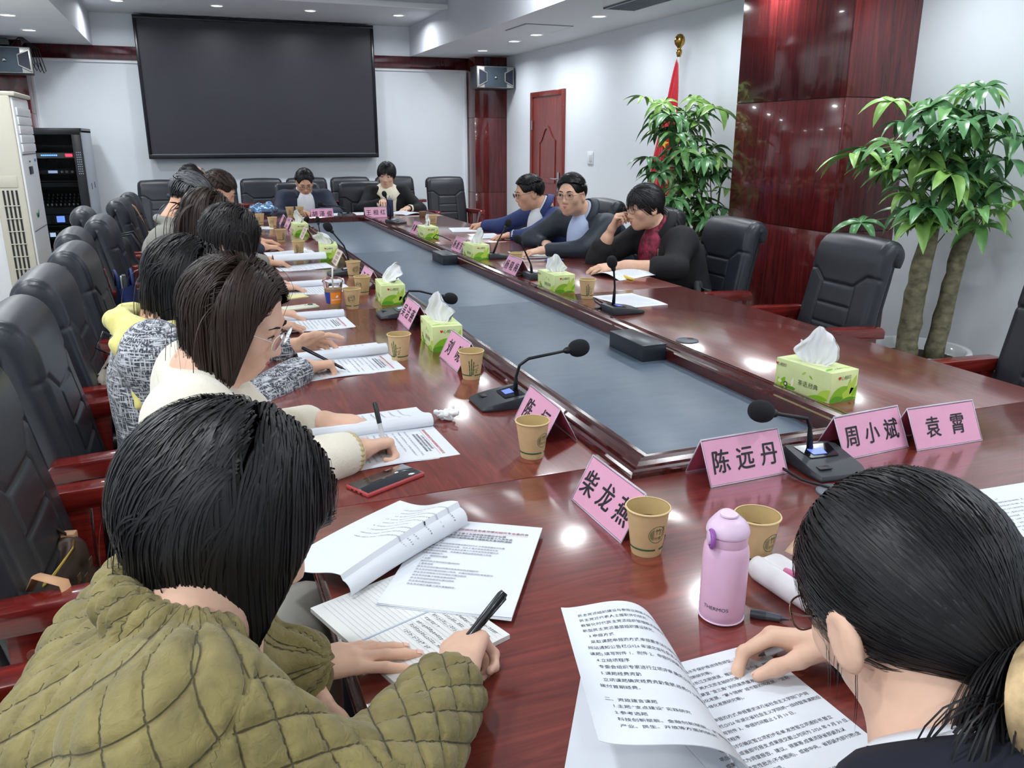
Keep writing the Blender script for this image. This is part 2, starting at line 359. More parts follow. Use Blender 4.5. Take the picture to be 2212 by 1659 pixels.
u = G(); u.add([(-.22,.06,.80),(.18,.06,.80),(.18,.34,.93),(-.22,.34,.93),(-.22,.06,.74),(.18,.06,.74),(.18,.34,.74),(-.22,.34,.74)], [(0,1,2,3),(4,7,6,5),(0,4,5,1),(1,5,6,2),(2,6,7,3),(3,7,4,0)])
u = u.obj('mixer', u_k, t, bevel=.003)
for i in range(10):
    for j in range(4): G().box((-.19+i*.038,.10+j*.06,.828+j*.028),(.012,.016,.02)).obj('fader', u_s if j==0 else spk_blk, u)
u = unit(.645,.085,u_k); G().b2(-.05,.02,.056,.061,.66,.72).obj('lcd', lcd, u); G().b2(.08,.12,.056,.061,.68,.69).obj('lcd', lcd, u)
u = unit(.50,.08,u_k); G().b2(-.13,-.08,.056,.061,.52,.56).obj('lcd', M('lcd_white', (.55,.7,.9), .4, emit=1.2), u)
for x in (0,.05,.1): G().b2(x,x+.012,.056,.061,.535,.545).obj('lcd', lcd, u)
u = unit(.33,.07,u_s); G().tube([(-.18,.06,.365),(-.18,.05,.365)], .012, 12).obj('power_light', led_b, u)
G().b2(-.11,.12,.056,.061,.35,.38).obj('slot', u_k, u)
u = unit(1.0,.04,u_k); u = unit(.2,.08,u_k)
for i in range(7):
    x = -.2+i*.055; G().tube([(x,.07,1.26),(x+.02,.045,1.22-.012*(i%3)),(x+.05,.06,1.175)], .004, 5).obj('patch_cable', cab, t, smooth=True)
for i in range(10):
    for j in range(3): G().b2(.212+j*.016,.220+j*.016,-.002,.002,1.12+i*.022,1.13+i*.022).obj('vent_hole', rkg, t)
# ================================================================ CHAIRS
leather = M('black_leather', srgb(40,43,50), .36, spec=.5, var=.06, vscale=5, bump=.18, bscale=420)
leather2 = M('black_leather_shell', srgb(30,33,38), .42, bump=.12, bscale=420)
chair_wood = wood('chair_red_wood', srgb(84,16,14), srgb(128,34,26), .22, 3, (14,1,14), coat=.5)
def loft_back(path, wid, thick, nf=84, grooves=True, depth=.007):
    """closed cushion swept along a side profile; path = list of (y,z)"""
    P = np.array(path, float); d = np.r_[0, np.cumsum(np.hypot(*np.diff(P, axis=0).T))]; Ltot = d[-1]
    ns = 130 if grooves else 40; s = np.linspace(0, Ltot, ns)
    # smooth the polyline
    yy = np.interp(s, d, P[:,0]); zz = np.interp(s, d, P[:,1]); k = max(3, ns//14); ker = np.hanning(k*2+1); ker /= ker.sum()
    pad = lambda a: np.convolve(np.r_[2*a[0]-a[k:0:-1], a, 2*a[-1]-a[-2:-k-2:-1]], ker, 'valid')
    yy, zz = pad(yy), pad(zz); ty, tz = np.gradient(yy), np.gradient(zz); l = np.hypot(ty,tz); ty/=l; tz/=l
    ny, nz = tz, -ty            # normal pointing to the front (+y)
    w = np.interp(s/Ltot, *wid)
    rows = []
    for i in range(ns):
        hw = w[i]/2; th = thick*(1-.75*(max(0, .06-min(s[i], Ltot-s[i]))/.06)**2)
        x = np.linspace(-hw, hw, nf); e = np.abs(x)/hw
        prof = (1-np.clip((e-.80)/.20,0,1)**2.4)                       # rounded side edges
        fr = th*.5*prof**.5
        if grooves:
            q = s[i]/Ltot; bul = .010*np.cos(np.clip(e,0,1)*1.5)
            sh = .60 + .075*np.clip((e-.42)/.3,0,1)                      # headrest seam
            gr = np.exp(-((q-sh)*Ltot/.0075)**2)
            below = q < sh-.004; ve = np.exp(-((e-(.46+.05*(.6-q)))*hw/.0055)**2)*below
            gr = np.maximum(gr, ve)
            for hq in (.46,.33,.20): gr = np.maximum(gr, np.exp(-((q-hq)*Ltot/.0055)**2)*(e < .47+.05*(.6-q)))
            gr = np.maximum(gr, .7*np.exp(-((e-.90)*hw/.004)**2)*(q<.93))
            fr = fr + bul*prof - depth*gr + (.010*np.exp(-((q-.8)/.13)**2))*prof
        bk = -th*.5*prof**.5
        ring = [(x[j], yy[i]+ny[i]*fr[j], zz[i]+nz[i]*fr[j]) for j in range(nf)] + [(x[j], yy[i]+ny[i]*bk[j], zz[i]+nz[i]*bk[j]) for j in range(nf-2,0,-6)]
        rows.append(ring)
    g = G(); g.grid(rows, close_u=True); m = len(rows[0])
    g.f.append(tuple(range(m))); g.m.append(0); g.f.append(tuple((ns-1)*m+j for j in range(m-1,-1,-1))); g.m.append(0)
    return g
PATH = [(-.165,.40),(-.185,.52),(-.215,.68),(-.245,.82),(-.264,.90),(-.276,.95),(-.290,.978),(-.312,.980),(-.325,.955),(-.326,.91)]
back_me = loft_back(PATH, ([0,.3,.75,1],[.455,.475,.46,.45]), .085).mesh('backrest', leather, smooth=True)
SH = [(-.205,.36),(-.225,.52),(-.262,.72),(-.30,.88),(-.322,.95),(-.34,.968)]
shell_me = loft_back(SH, ([0,.3,.8,1],[.43,.45,.43,.40]), .05, nf=40, grooves=False).mesh('back_shell', leather2, smooth=True)
seat_me = G().box((0,.035,.425),(.475,.47,.11)).mesh('seat', leather, bevel=.035, segs=4)
seatb_me = G().box((0,.03,.355),(.46,.44,.035)).mesh('seat_base', leather2, bevel=.008)
def armgeo(s):
    g = G(); pr = [(-.23,.618),(-.23,.652),(-.215,.668),(.0,.676),(.24,.682),(.262,.672),(.268,.65),(.262,.632),(.0,.624)]
    n = len(pr); x0, x1 = s*.262-.031, s*.262+.031
    g.add([(x0,y,z) for y,z in pr]+[(x1,y,z) for y,z in pr], [tuple(range(n)), tuple(range(2*n-1,n-1,-1))]+[(i,n+i,n+(i+1)%n,(i+1)%n) for i in range(n)])
    return g
CH = {}
for s in (-1,1):
    CH['arm',s] = armgeo(s).mesh('armrest', chair_wood, bevel=.006)
    g = G(); g.add([(s*.262+a,y,z) for a in(-.022,.022) for y,z in ((-.215,0),(-.165,0),(-.13,.34),(-.12,.628),(-.195,.628),(-.195,.34))], [(0,1,2,3,4,5),(11,10,9,8,7,6)]+[(i,6+i,6+(i+1)%6,(i+1)%6) for i in range(6)])
    CH['rleg',s] = g.mesh('leg', chair_wood, bevel=.004)
    CH['fleg',s] = G().box((s*.262,.20,.314),(.044,.055,.628)).mesh('leg', chair_wood, bevel=.005)
    CH['rail',s] = G().box((s*.262,.02,.30),(.03,.30,.06)).mesh('side_rail', chair_wood, bevel=.004)
    CH['bolt',s] = G().tube([(s*.283,-.157,.575),(s*.287,-.157,.575)], .011, 14).mesh('bolt', M('bolt_cover', srgb(130,70,60), .4), smooth='auto')
CH['short'] = G().box((0,0,.17),(.04,.04,.34)).mesh('leg', chair_wood, bevel=.004)
CH['front'] = G().box((0,.205,.31),(.42,.025,.07)).mesh('front_rail', chair_wood, bevel=.004)
def chair(label, x, y, rz, group=None, arms=True):
    t = thing('conference_chair', label, 'chair', (x,y,0), rz, group)
    link('backrest', back_me, t); link('back_shell', shell_me, t); link('seat', seat_me, t); link('seat_base', seatb_me, t); link('front_rail', CH['front'], t)
    for s in (-1,1):
        if not arms:
            for y_ in (-.15,.2): link('leg', CH['short'], t, (s*.2,y_,0))
            continue
        a = link('armrest', CH['arm',s], t); r = link('leg', CH['rleg',s], t); link('leg', CH['fleg',s], t); link('side_rail', CH['rail',s], t); link('bolt', CH['bolt',s], r)
    return t
R = math.radians
LC = [(-.24,1.00,-90,'black leather chair under the person in the olive quilted jacket'),
 (-.18,1.75,-91,'black leather chair with a brown handbag behind the person in the cream cardigan'),
 (-.18,2.47,-89,'black leather chair behind the person in grey tweed and yellow scarf'),
 (-.20,3.14,-90,'black leather chair with a leopard print bag on its seat'),
 (-.19,3.86,-91,'black leather chair between the leopard print bag chair and the tote bag chair'),
 (-.26,4.56,-88,'black leather chair carrying the navy blue tote bag'),
 (-.20,5.30,-90,'black leather chair between the navy tote bag chair and the backpack chair'),
 (-.36,6.02,-87,'black leather chair carrying a black backpack'),
 (-.20,6.78,-92,'black leather chair carrying a navy pouch with gold trim'),
 (-.17,7.50,-90,'black leather chair with a tan strapped bag, last in its row')]
for x,y,a,l in LC: chair(l, x, y, R(a), 'chairs along the near long side of the table')
for x,y,a,l in [(2.53,3.87,90,'black leather chair of the person in the black blazer'),
 (2.53,2.94,87,'empty black leather chair facing the nearest tissue box in front of the big red column'),
 (2.56,1.86,91,'empty black leather chair cut by the picture edge beside the large potted plant'),
 (2.55,4.70,90,'black leather chair behind the speaking person in the dark navy jacket'),
 (2.55,5.48,92,'black leather chair behind the person in the bright blue jacket')]:
    chair(l, x, y, R(a), 'chairs along the far long side of the table')
for x,l in [(1.02,'black leather chair behind the person in navy at the far table end'),(1.66,'black leather chair behind the person with a cream collar')]:
    chair(l, x, 8.45, R(180), 'chairs at the far table end')
for i,(x,l) in enumerate([(-.285,'first'),(.262,'second'),(.755,'third'),(1.25,'fourth'),(1.745,'fifth'),(2.265,'sixth')]):
    chair(l+' black leather chair from the equipment rack in the row against the back wall', x, 9.46, R(180), 'chairs against the back wall', i == 0)
chair('black leather chair standing alone by the dark red corner column', 2.80, 9.15, R(182), 'chairs against the back wall')
# ---- narrow desk in front of the back row
t = thing('side_desk', 'narrow dark red wooden desk behind the people at the far table end', 'desk', (1.36,8.98,0))
G().b2(-1.04,1.06,-.09,.11,.785,.815).obj('desktop', chair_wood, t, bevel=.004)
for x in (-1.0,-.02,1.0): G().b2(x-.02,x+.02,-.06,.10,0,.785).obj('leg_panel', chair_wood, t, bevel=.003)
G().b2(-.98,.98,-.05,-.03,.42,.785).obj('front_board', chair_wood, t, bevel=.003)
G().b2(1.02,1.03,-.04,.04,.68,.70).obj('drawer_pull', steel, t)

# ================================================================ PLANTS
bark = M('pachira_bark', srgb(112,108,86), .8, var=.45, vscale=26, bump=.8, bscale=70, stretch=(1,1,1.6))
soil = M('potting_soil', srgb(58,50,42), .9, bump=.8, bscale=90)
leafm = [M('leaf_mid_green', srgb(104,152,88), .36, var=.25, vscale=14, bump=.2, bscale=50), M('leaf_fresh_green', srgb(128,172,86), .4, var=.2, vscale=14), M('leaf_dark_green', srgb(80,128,80), .32, var=.2, vscale=14, bump=.2, bscale=50)]
twig = M('green_twig', srgb(98,124,74), .6); ceramic = M('white_ceramic', srgb(226,230,232), .12, coat=.4)
def leaf_mesh(name, mi, seed, nl=6, L=.17, W=.046):
    rg = random.Random(seed); g = G()
    for k in range(nl):
        a = (k-(nl-1)/2)*R(325/nl)+rg.uniform(-.12,.12); l = L*(1-.28*abs(k-(nl-1)/2)/((nl-1)/2))*rg.uniform(.9,1.1); dr = rg.uniform(.25,.95)
        rows = []
        for i in range(8):
            u = i/7; wd = W*1.15*l/L*(math.sin(math.pi*min(1,(.03+u*.97))**.85)**.8)*(1 if u < .97 else .2)
            d = l*u; out = d*math.cos(dr*u*.75); dn = -d*math.sin(dr*u*.75)*.95+.012*math.sin(u*3)
            c = (math.sin(a)*out, math.cos(a)*out, dn); px, py = math.cos(a), -math.sin(a)
            rows.append([(c[0]+px*wd*.5*t, c[1]+py*wd*.5*t, c[2]+abs(t)*wd*.22) for t in (-1,-.5,0,.5,1)])
        g.grid(rows)
    me = g.mesh(name, leafm[mi], smooth=True); return me
LEAF = [leaf_mesh('leaf', i%3, i, 5+i%3, .17+.02*(i%2)) for i in range(6)]
def plant(label, loc, potr, poth, trunks, nleaf, seed, lim):
    t = thing('money_tree', label, 'plant', loc); rg = random.Random(seed)
    prof = [(potr*.62,0),(potr*.72,.02),(potr*.86,poth*.45),(potr*.93,poth*.86),(potr*1.0,poth*.90),(potr*1.03,poth*.955),(potr*1.0,poth),(potr*.9,poth*.99),(potr*.86,poth*.90),(potr*.8,poth*.86)]
    p = G().lathe(prof, 48, cap0=True).obj('pot', ceramic, t, smooth=True)
    G().lathe([(.001,poth*.88),(potr*.84,poth*.87)], 32).obj('soil', soil, p)
    tips = []
    for (b,c,e,r0,r1) in trunks:
        pts = []; rs = []
        for i in range(15):
            u = i/14; q = [(1-u)**2*b[k]+2*u*(1-u)*c[k]+u*u*e[k] for k in range(3)]
            pts.append((q[0]+rg.uniform(-.004,.004),q[1]+rg.uniform(-.004,.004),q[2])); rs.append((r0+(r1-r0)*u)*(1+.06*math.sin(i*2.1)+rg.uniform(-.05,.05)))
        G().tube(pts, rs, 14).obj('trunk', bark, t, smooth=True)
        tips.append((Vector(e), r1))
    n = 0; tries = 0
    while n < nleaf and tries < 4000:
        tries += 1
        tip, r1 = tips[rg.randrange(len(tips))]
        a = rg.uniform(0,2*math.pi); el = rg.uniform(-.25,1.25); l = rg.uniform(.10,.40)
        d = Vector((math.cos(a)*math.cos(el), math.sin(a)*math.cos(el), math.sin(el)))
        st = tip+Vector((0,0,rg.uniform(-.22,.30)*lim[6]))
        e = st+d*l; w = e+Vector(loc)
        if not (lim[0] < w.x < lim[1] and lim[2] < w.y < lim[3] and lim[4] < w.z < lim[5]): continue
        mid = st+d*l*.55+Vector((0,0,.03))
        G().tube([st,mid,e], [.0032,.0026,.002], 5).obj('stalk', twig, t, smooth=True)
        o = link('leaf', LEAF[rg.randrange(6)], t, e)
        fw = Vector((d.x, d.y, rg.uniform(-.45,.1))).normalized(); up = Vector((rg.uniform(-.3,.3),rg.uniform(-.3,.3),1)); rt = fw.cross(up).normalized(); up = rt.cross(fw)
        o.rotation_euler = Matrix((rt,fw,up)).transposed().to_euler(); o.scale = [rg.uniform(.8,1.2)]*3
        n += 1
    for tip, r1 in tips:
        for k in range(3):
            a = k*2.1+seed; G().tube([tip-Vector((0,0,.02)), tip+Vector((math.cos(a)*.03,math.sin(a)*.03,.15)), tip+Vector((math.cos(a)*.05,math.sin(a)*.05,.32))], [.007,.005,.003], 6).obj('branch', twig, t, smooth=True)
    return t
plant('tall money tree in a white pot to the picture side of the big red column', (3.36,3.02,0), .25, .44,
      [((-.06,.0,.38),(-.05,.02,.7),(.03,.04,1.06),.055,.042),((.08,-.04,.38),(.12,-.03,.75),(.22,-.02,1.13),.046,.036),((.0,.03,.38),(.02,.03,.6),(.02,.03,.80),.04,.03)][:2]+[],
      88, 3, (2.75,3.56,2.62,3.45,1.05,1.80,1.25))
G().tube([(.015,.06,.38),(.03,.06,.6),(.035,.06,.80)],[.038,.034,.03],12).obj('cut_trunk', bark, bpy.data.objects['money_tree'], smooth=True)
plant('slender money tree between the furled red flag and the big red column', (3.42,5.12,0), .22, .40,
      [((-.0,-.02,.34),(.0,.0,.7),(-.02,-.03,1.0),.048,.038),((-.10,.05,.34),(-.10,.08,.8),(-.13,.10,1.35),.03,.022),((.05,.05,.34),(.06,.0,.6),(.08,-.08,.85),.03,.025)],
      92, 11, (2.92,3.54,4.85,5.42,.55,1.74,1.5))
# ---- furled flag on a floor pole
t = thing('furled_flag', 'furled red flag on a white pole with a gold ball finial', 'flag', (3.60,5.80,0))
gold = M('polished_gold', srgb(176,136,72), .22, metal=1)
G().lathe([(.16,0),(.16,.02),(.05,.04),(.03,.06)], 32, cap0=True).obj('base', steel, t, smooth='auto')
G().tube([(0,0,.05),(0,0,2.06)], .013, 14).obj('pole', M('pole_white', srgb(214,214,214), .35), t, smooth=True)
G().lathe([(.001,.165),(.02,.16),(.036,.14),(.041,.115),(.036,.09),(.018,.07),(.012,.055),(.022,.05),(.022,.03),(.014,.0)][::-1], 24, (0,0,2.05)).obj('finial', gold, t, smooth=True)
rows = []
for i in range(46):
    u = i/45; z = 2.02-u*1.30; w = .012+.20*u**.8*(1 if u < .9 else 1-.35*(u-.9)/.1); ring = []
    for j in range(64):
        a = 2*math.pi*j/64; f = 1+.24*math.sin(a*5+u*2.5)+.13*math.sin(a*9-u*4)
        ring.append((-.01-.20*u*.55+w*.55*f*math.cos(a), .0+w*.42*f*math.sin(a), z+.02*math.sin(a*3)))
    rows.append(ring)
flag_m = M('flag_red_satin', srgb(196,22,44), .5, sheen=.3, bump=.1, bscale=200)
fl = G().grid(rows, close_u=True).obj('cloth', flag_m, t, smooth=True)
ys = M('flag_star_yellow', srgb(240,205,60), .5)
def star(c, r, nrm):
    n = Vector(nrm).normalized(); a = n.orthogonal().normalized(); b = n.cross(a)
    return [Vector(c)+a*(r*(1 if k%2==0 else .4)*math.cos(k*math.pi/5))+b*(r*(1 if k%2==0 else .4)*math.sin(k*math.pi/5)) for k in range(10)]
for c,r in (((-.13,-.055,1.42),.045),((-.10,-.07,1.28),.018),((-.16,-.04,1.25),.018)):
    G().add(star(c,r,(-.6,-.8,0)), [tuple(range(10))]).obj('star', ys, fl)
# ================================================================ CONFERENCE TABLE
TX0, TX1, TY0, TY1 = .142, 2.20, .42, 8.16
FX0, FX1, FY0, FY1 = .81, 1.53, 1.40, 7.57; FW = .09
topY = wood('table_mahogany_long', srgb(96,36,30), srgb(132,56,46), .3, 3.2, (13,1.1,13), coat=1.0, coatr=.14)
topX = wood('table_mahogany_cross', srgb(96,36,30), srgb(132,56,46), .3, 3.2, (1.1,13,13), coat=1.0, coatr=.14)
for m_ in (topY,topX): m_.node_tree.nodes['Principled BSDF'].inputs['Coat IOR'].default_value = 1.75
dkwood = wood('table_dark_moulding', srgb(48,14,14), srgb(84,30,28), .14, 3, (8,8,8), coat=.6)
T = thing('conference_table', 'long red mahogany conference table with a sunken grey centre panel', 'table', (0,0,0))
e = .0012
sections = [([(TX0,TY0),(TX1,TY0),(TX1,1.487-e),(FX1,1.487-e),(FX1,FY0),(FX0,FY0),(FX0,1.487-e),(TX0,1.487-e)], topX),
            ([(TX0,7.48+e),(FX0,7.48+e),(FX0,FY1),(FX1,FY1),(FX1,7.48+e),(TX1,7.48+e),(TX1,TY1),(TX0,TY1)], topX)]
for a,b in ((1.487,3.40),(3.40,5.40),(5.40,7.48)):
    sections.append(([(TX0,a+e),(FX0,a+e),(FX0,b-e),(TX0,b-e)], topY)); sections.append(([(FX1,a+e),(TX1,a+e),(TX1,b-e),(FX1,b-e)], topY))
for poly, m in sections: G().prism(poly, TZ-.05, TZ).obj('tabletop_section', m, T, bevel=.0018, segs=2)
# moulded edge below the top, aprons and plinths
g = G()
for (x0,x1,y0,y1) in ((TX0-.004,TX0+.05,TY0,TY1),(TX1-.05,TX1+.004,TY0,TY1),(TX0,TX1,TY0-.004,TY0+.05),(TX0,TX1,TY1-.05,TY1+.004)): g.b2(x0,x1,y0,y1,TZ-.075,TZ-.055)
g.obj('edge_moulding', dkwood, T, bevel=.006)
for n,(x0,x1,y0,y1) in {'a':(TX0+.14,TX0+.17,TY0+.3,TY1-.3),'b':(TX1-.17,TX1-.14,TY0+.3,TY1-.3),'c':(TX0+.17,TX1-.17,TY0+.3,TY0+.33),'d':(TX0+.17,TX1-.17,TY1-.33,TY1-.3)}.items():
    G().b2(x0,x1,y0,y1,.0,TZ-.06).obj('apron_panel', topY, T, bevel=.003)
prof = [(0,-.02),(0,.008),(.004,.013),(.014,.014),(.018,.007),(.024,.006),(.028,.014),(.036,.021),(.050,.0225),(.062,.018),(.067,.010),(.071,.009),(.075,.013),(.086,.013),(.09,.008),(.09,-.05)]
rows = []
for d,z in prof: rows.append([(FX0+d,FY0+d,TZ+z),(FX1-d,FY0+d,TZ+z),(FX1-d,FY1-d,TZ+z),(FX0+d,FY1-d,TZ+z)])
G().grid(rows, close_u=True).obj('centre_frame', dkwood, T)
panel_m = M('centre_panel_laminate', srgb(86,102,118), .45, spec=.5, coat=.15, coatr=.3, var=.08, vscale=6, stretch=(2,6,1))
for a,b in ((FY0+FW-.02,3.405),(3.405,5.352),(5.352,FY1-FW+.02)):
    G().b2(FX0+FW-.02,FX1-FW+.02,a+.001,b-.001,.705,.737).obj('centre_panel', panel_m, T, bevel=.001)
# ---- black power boxes standing in the sunken centre
pb = M('power_box_black', srgb(34,40,48), .35); pb2 = M('power_box_lid', srgb(58,66,74), .3)
for x,y,l in ((1.397,2.415,'black rectangular socket box in the sunken centre near the closest tissue box'),(1.397,4.75,'black rectangular socket box in the sunken centre beside the speaking person')):
    t = thing('socket_box', l, 'socket box', (x,y,.737))
    G().b2(-.048,.042,-.118,.118,0,.052).obj('body', pb, t, bevel=.002); G().b2(-.049,.043,-.119,.119,.052,.057).obj('lid', pb2, t, bevel=.002)
# ---- cable grommets let into the top
gr = M('grommet_grey', srgb(84,90,98), .4)
for x,y,l in ((1.60,2.42,'round grey cable grommet in the table beside the nearest socket box'),(1.165,1.19,'round grey cable grommet below the nearest microphone')):
    t = thing('cable_grommet', l, 'grommet', (x,y,TZ))
    G().lathe([(.040,0),(.040,.003),(.036,.005),(.0005,.005)], 32).obj('cover', gr, t, smooth='auto')
    G().lathe([(.012,.0052),(.0005,.0056)], 16, (.02,.01,0)).obj('hole', M('hole_black', (.01,.01,.012), .6), t)

# ================================================================ PAPER CUPS
kraft = M('kraft_paper', srgb(206,176,132), .7, var=.04, vscale=40); kraft_in = M('kraft_inside', srgb(196,170,118), .6); cup_g = M('cup_green_print', srgb(52,92,58), .7)
tea = M('tea', srgb(92,62,30), .05, coat=.3)
def cyl_map(prof_r, a0, z):   # unwrap (u metres round, v metres up) onto the cup wall
    return lambda u,v: (lambda r: (r*math.cos(a0+u/r), r*math.sin(a0+u/r), z+v))(prof_r(z+v)+.0005)
RC = lambda z: .0262+(.0372-.0262)*z/.084
cup_me = G().lathe([(.0245,.004),(.0255,0),(.0262,.002),(.0372,.084)], 40).mesh('wall', kraft, smooth='auto')
rim_me = G().lathe([(.0372,.0825),(.0392,.0828),(.0398,.0845),(.0388,.0862),(.0368,.0858)], 40).mesh('rim', M('kraft_rim', srgb(222,196,146), .6), smooth=True)
in_me = G().lathe([(.0362,.0855),(.0255,.005),(.0003,.005)], 40).mesh('inside', kraft_in, smooth='auto')
tea_me = G().lathe([(.0005,.055),(.0325,.055)], 40).mesh('tea_surface', tea)
g = G(); N = 60
g.grid([[( (RC(z)+.0004)*math.cos(q), (RC(z)+.0004)*math.sin(q), z) for q in np.linspace(.25,2*math.pi-.02,N)] for z in (.0135,.0170)]); band_me = g.mesh('green_band', cup_g, smooth=True)
# round bamboo seal
g = G(); cm = cyl_map(RC, 0, .046)
ringp = lambda r: [(r*math.cos(k*math.pi/20), r*math.sin(k*math.pi/20)) for k in range(40)]
a, b = ringp(.0165), ringp(.0156)
g.add([cm(*p) for p in a]+[cm(*p) for p in b], [(i,(i+1)%40,40+(i+1)%40,40+i) for i in range(40)])
V, F = text_geo('竹', .013, 'CENTER'); g.add([cm(x+.001,y+.001) for x,y in V], F)
V, F = text_geo('叶情', .007, 'CENTER'); g.add([cm(x+.001,y-.010) for x,y in V], F)
for k in range(6):
    x = -.0135+k*.0012; h = math.sqrt(max(0,.0155**2-x*x)); g.add([cm(x,-h*.8),cm(x+.0005,-h*.8),cm(x+.0005,h*.8),cm(x,h*.8)], [(0,1,2,3)])
for k in range(5):
    y = -.006+k*.004; g.add([cm(.008,y),cm(.0145,y+.003),cm(.0135,y+.0045),cm(.008,y+.001)], [(0,1,2,3)])
seal_me = g.mesh('round_seal_print', cup_g)
# bamboo stems
g = G(); cm = cyl_map(RC, 0, .017)
for k,(x,h) in enumerate(((-.006,.045),(-.001,.052),(.003,.042))):
    for j in range(4):
        z0, z1 = h*j/4, h*(j+1)/4-.001; dx = .003*(j/4)*(k-1)
        g.add([cm(x+dx-.0014,z0),cm(x+dx+.0014,z0),cm(x+dx+.0014+.0006*(k-1),z1),cm(x+dx-.0014+.0006*(k-1),z1)], [(0,1,2,3)])
rg = random.Random(2)
for k in range(12):
    x, y, a = rg.uniform(.006,.017), rg.uniform(.004,.032), rg.uniform(-.9,.6); l = .006
    g.add([cm(x,y),cm(x+l*.5*math.cos(a)-.001*math.sin(a),y+l*.5*math.sin(a)+.001*math.cos(a)),cm(x+l*math.cos(a),y+l*math.sin(a)),cm(x+l*.5*math.cos(a)+.001*math.sin(a),y+l*.5*math.sin(a)-.001*math.cos(a))], [(0,1,2,3)])
bamboo_me = g.mesh('bamboo_print', cup_g)
def cup(label, x, y, face, prt='seal', fill=False):
    t = thing('paper_cup', label, 'cup', (x,y,TZ), face, 'kraft paper cups on the table')
    w = link('wall', cup_me, t); link('rim', rim_me, t); link('inside', in_me, t); link('green_band', band_me, w)
    if prt == 'seal': link('round_seal_print', seal_me, w); link('bamboo_print', bamboo_me, w, None, (0,0,2.6))
    else: link('bamboo_print', bamboo_me, w); link('round_seal_print', seal_me, w, None, (0,0,2.6))
    if fill: link('tea_surface', tea_me, t)
CM = -math.pi/2
cup('kraft paper cup half full of tea in front of the nearest angled name plate', .68,1.115,CM-.1+.15,'seal',True)
cup('kraft paper cup behind the pink thermos flask', .835,1.02,CM+.25,'seal',True)
cup('kraft paper cup covering the end of the second name plate', .665,1.60,CM+.45,'seal')
cup('kraft paper cup with bamboo print beside the second nearest microphone', .735,2.25,CM-.25,'bamboo')
cup('kraft paper cup between the tweed sleeve and a tissue box', .585,2.54,CM-.75,'bamboo')
cup('kraft paper cup right next to the iced coffee', .595,3.435,CM-.25,'seal')
cup('kraft paper cup touching the tissue box behind the iced coffee', .70,3.74,CM-.8,'seal')
cup('kraft paper cup behind the third microphone base', .75,4.235,CM+.2,'seal')
cup('kraft paper cup with bamboo print in front of the raised document page', .595,5.23,CM-.35,'bamboo')
cup('kraft paper cup with bamboo at its edge beside the small printed cards', .565,5.97,CM+.5,'bamboo')
cup('kraft paper cup with round seal next to the three small cards', .60,6.95,CM-.3,'seal')
cup('kraft paper cup standing behind the hand holding a folded sheet', .53,7.30,CM-.5,'seal')
cup('kraft paper cup in front of the crumpled blue foil bag', .455,7.75,CM-.2,'bamboo')
cup('kraft paper cup at the elbow of the person in navy, with bamboo', .85,7.95,CM-.1,'bamboo')
cup('kraft paper cup touching the far white tissue, beside its twin', .94,7.95,CM-.4,'seal')
cup('kraft paper cup with bamboo beside the tissue box at the black blazer', 1.63,3.29,CM-.3,'bamboo')
cup('kraft paper cup under the hand of the speaking person', 1.655,4.24,CM-.2,'seal')
cup('kraft paper cup hidden behind the farthest single tissue box', 1.86,6.66,CM-.2,'seal')

# ================================================================ TISSUE BOXES
box_m = M('tissue_box_card', srgb(222,236,170), .45, var=.08, vscale=9); box_t = M('tissue_box_top', srgb(226,240,160), .45)
gl = [M('print_leaf_green', srgb(138,196,48), .45), M('print_leaf_lime', srgb(186,220,84), .45), M('print_leaf_deep', srgb(96,164,40), .45), M('print_ink', srgb(74,86,70), .5), M('print_red', srgb(208,48,52), .5), M('print_cream', srgb(244,244,206), .45)]
tissue_m = M('tissue_paper', srgb(238,240,242), .85, trans=.0, bump=.25, bscale=120)
BL, BW, BH = .20, .104, .086
def leafpoly(cx, cy, l, w, a, n=7):
    P = []
    for s in (1,-1):
        for i in range(n+1):
            u = (i if s > 0 else n-i)/n; t = w*math.sin(math.pi*u)**.8*.5*s; x = (u-.5)*l
            P.append((cx+x*math.cos(a)-t*math.sin(a), cy+x*math.sin(a)+t*math.cos(a)))
    return P
def decal(name, polys, mapf, lim):
    g = G()
    for (P, mi, lv) in polys:
        P = [(min(max(x,lim[0]),lim[1]), min(max(y,lim[2]),lim[3])) for x,y in P]
        g.add([mapf(x,y,.0003+.0002*lv) for x,y in P], [tuple(range(len(P)))], mi)
    return g
def glyphs(g, body, size, x, y, mapf, mi, lift, align='CENTER'):
    V, F = text_geo(body, size, align); g.add([mapf(x+a,y+b,lift) for a,b in V], F, mi)
heart = [(.0,-.005),(.0045,.0),(.0052,.003),(.0035,.005),(.0012,.0045),(0,.0028),(-.0012,.0045),(-.0035,.005),(-.0052,.003),(-.0045,.0)]
# end face (normal -Y): local u along +x ; side face (normal -X): u along -y
endmap = lambda u,v,l: (u, -BL/2-l, BH/2+v); sidemap = lambda u,v,l: (-BW/2-l, -u, BH/2+v); topmap = lambda u,v,l: (u, v, BH+l)
rg = random.Random(5)
pe = [(leafpoly(-.012,-.025,.095,.05,.35),0,0),(leafpoly(.03,-.03,.075,.045,-.25),1,1),(leafpoly(.035,.0,.06,.016,1.2),1,1),(leafpoly(.02,-.005,.05,.014,1.45),1,2),(leafpoly(-.03,-.036,.06,.022,.1),2,2),(leafpoly(.02,-.040,.06,.014,.05),2,3),(leafpoly(.044,-.018,.04,.013,1.0),0,3)]
g = decal('e', pe, endmap, (-BW/2,BW/2,-BH/2,BH/2)); glyphs(g,'心相印',.013,.004,.020,endmap,3,.0012); g.add([endmap(-.021+x,.025+y,.0016) for x,y in heart],[tuple(range(10))],4)
end_me = g.mesh('end_print', gl)
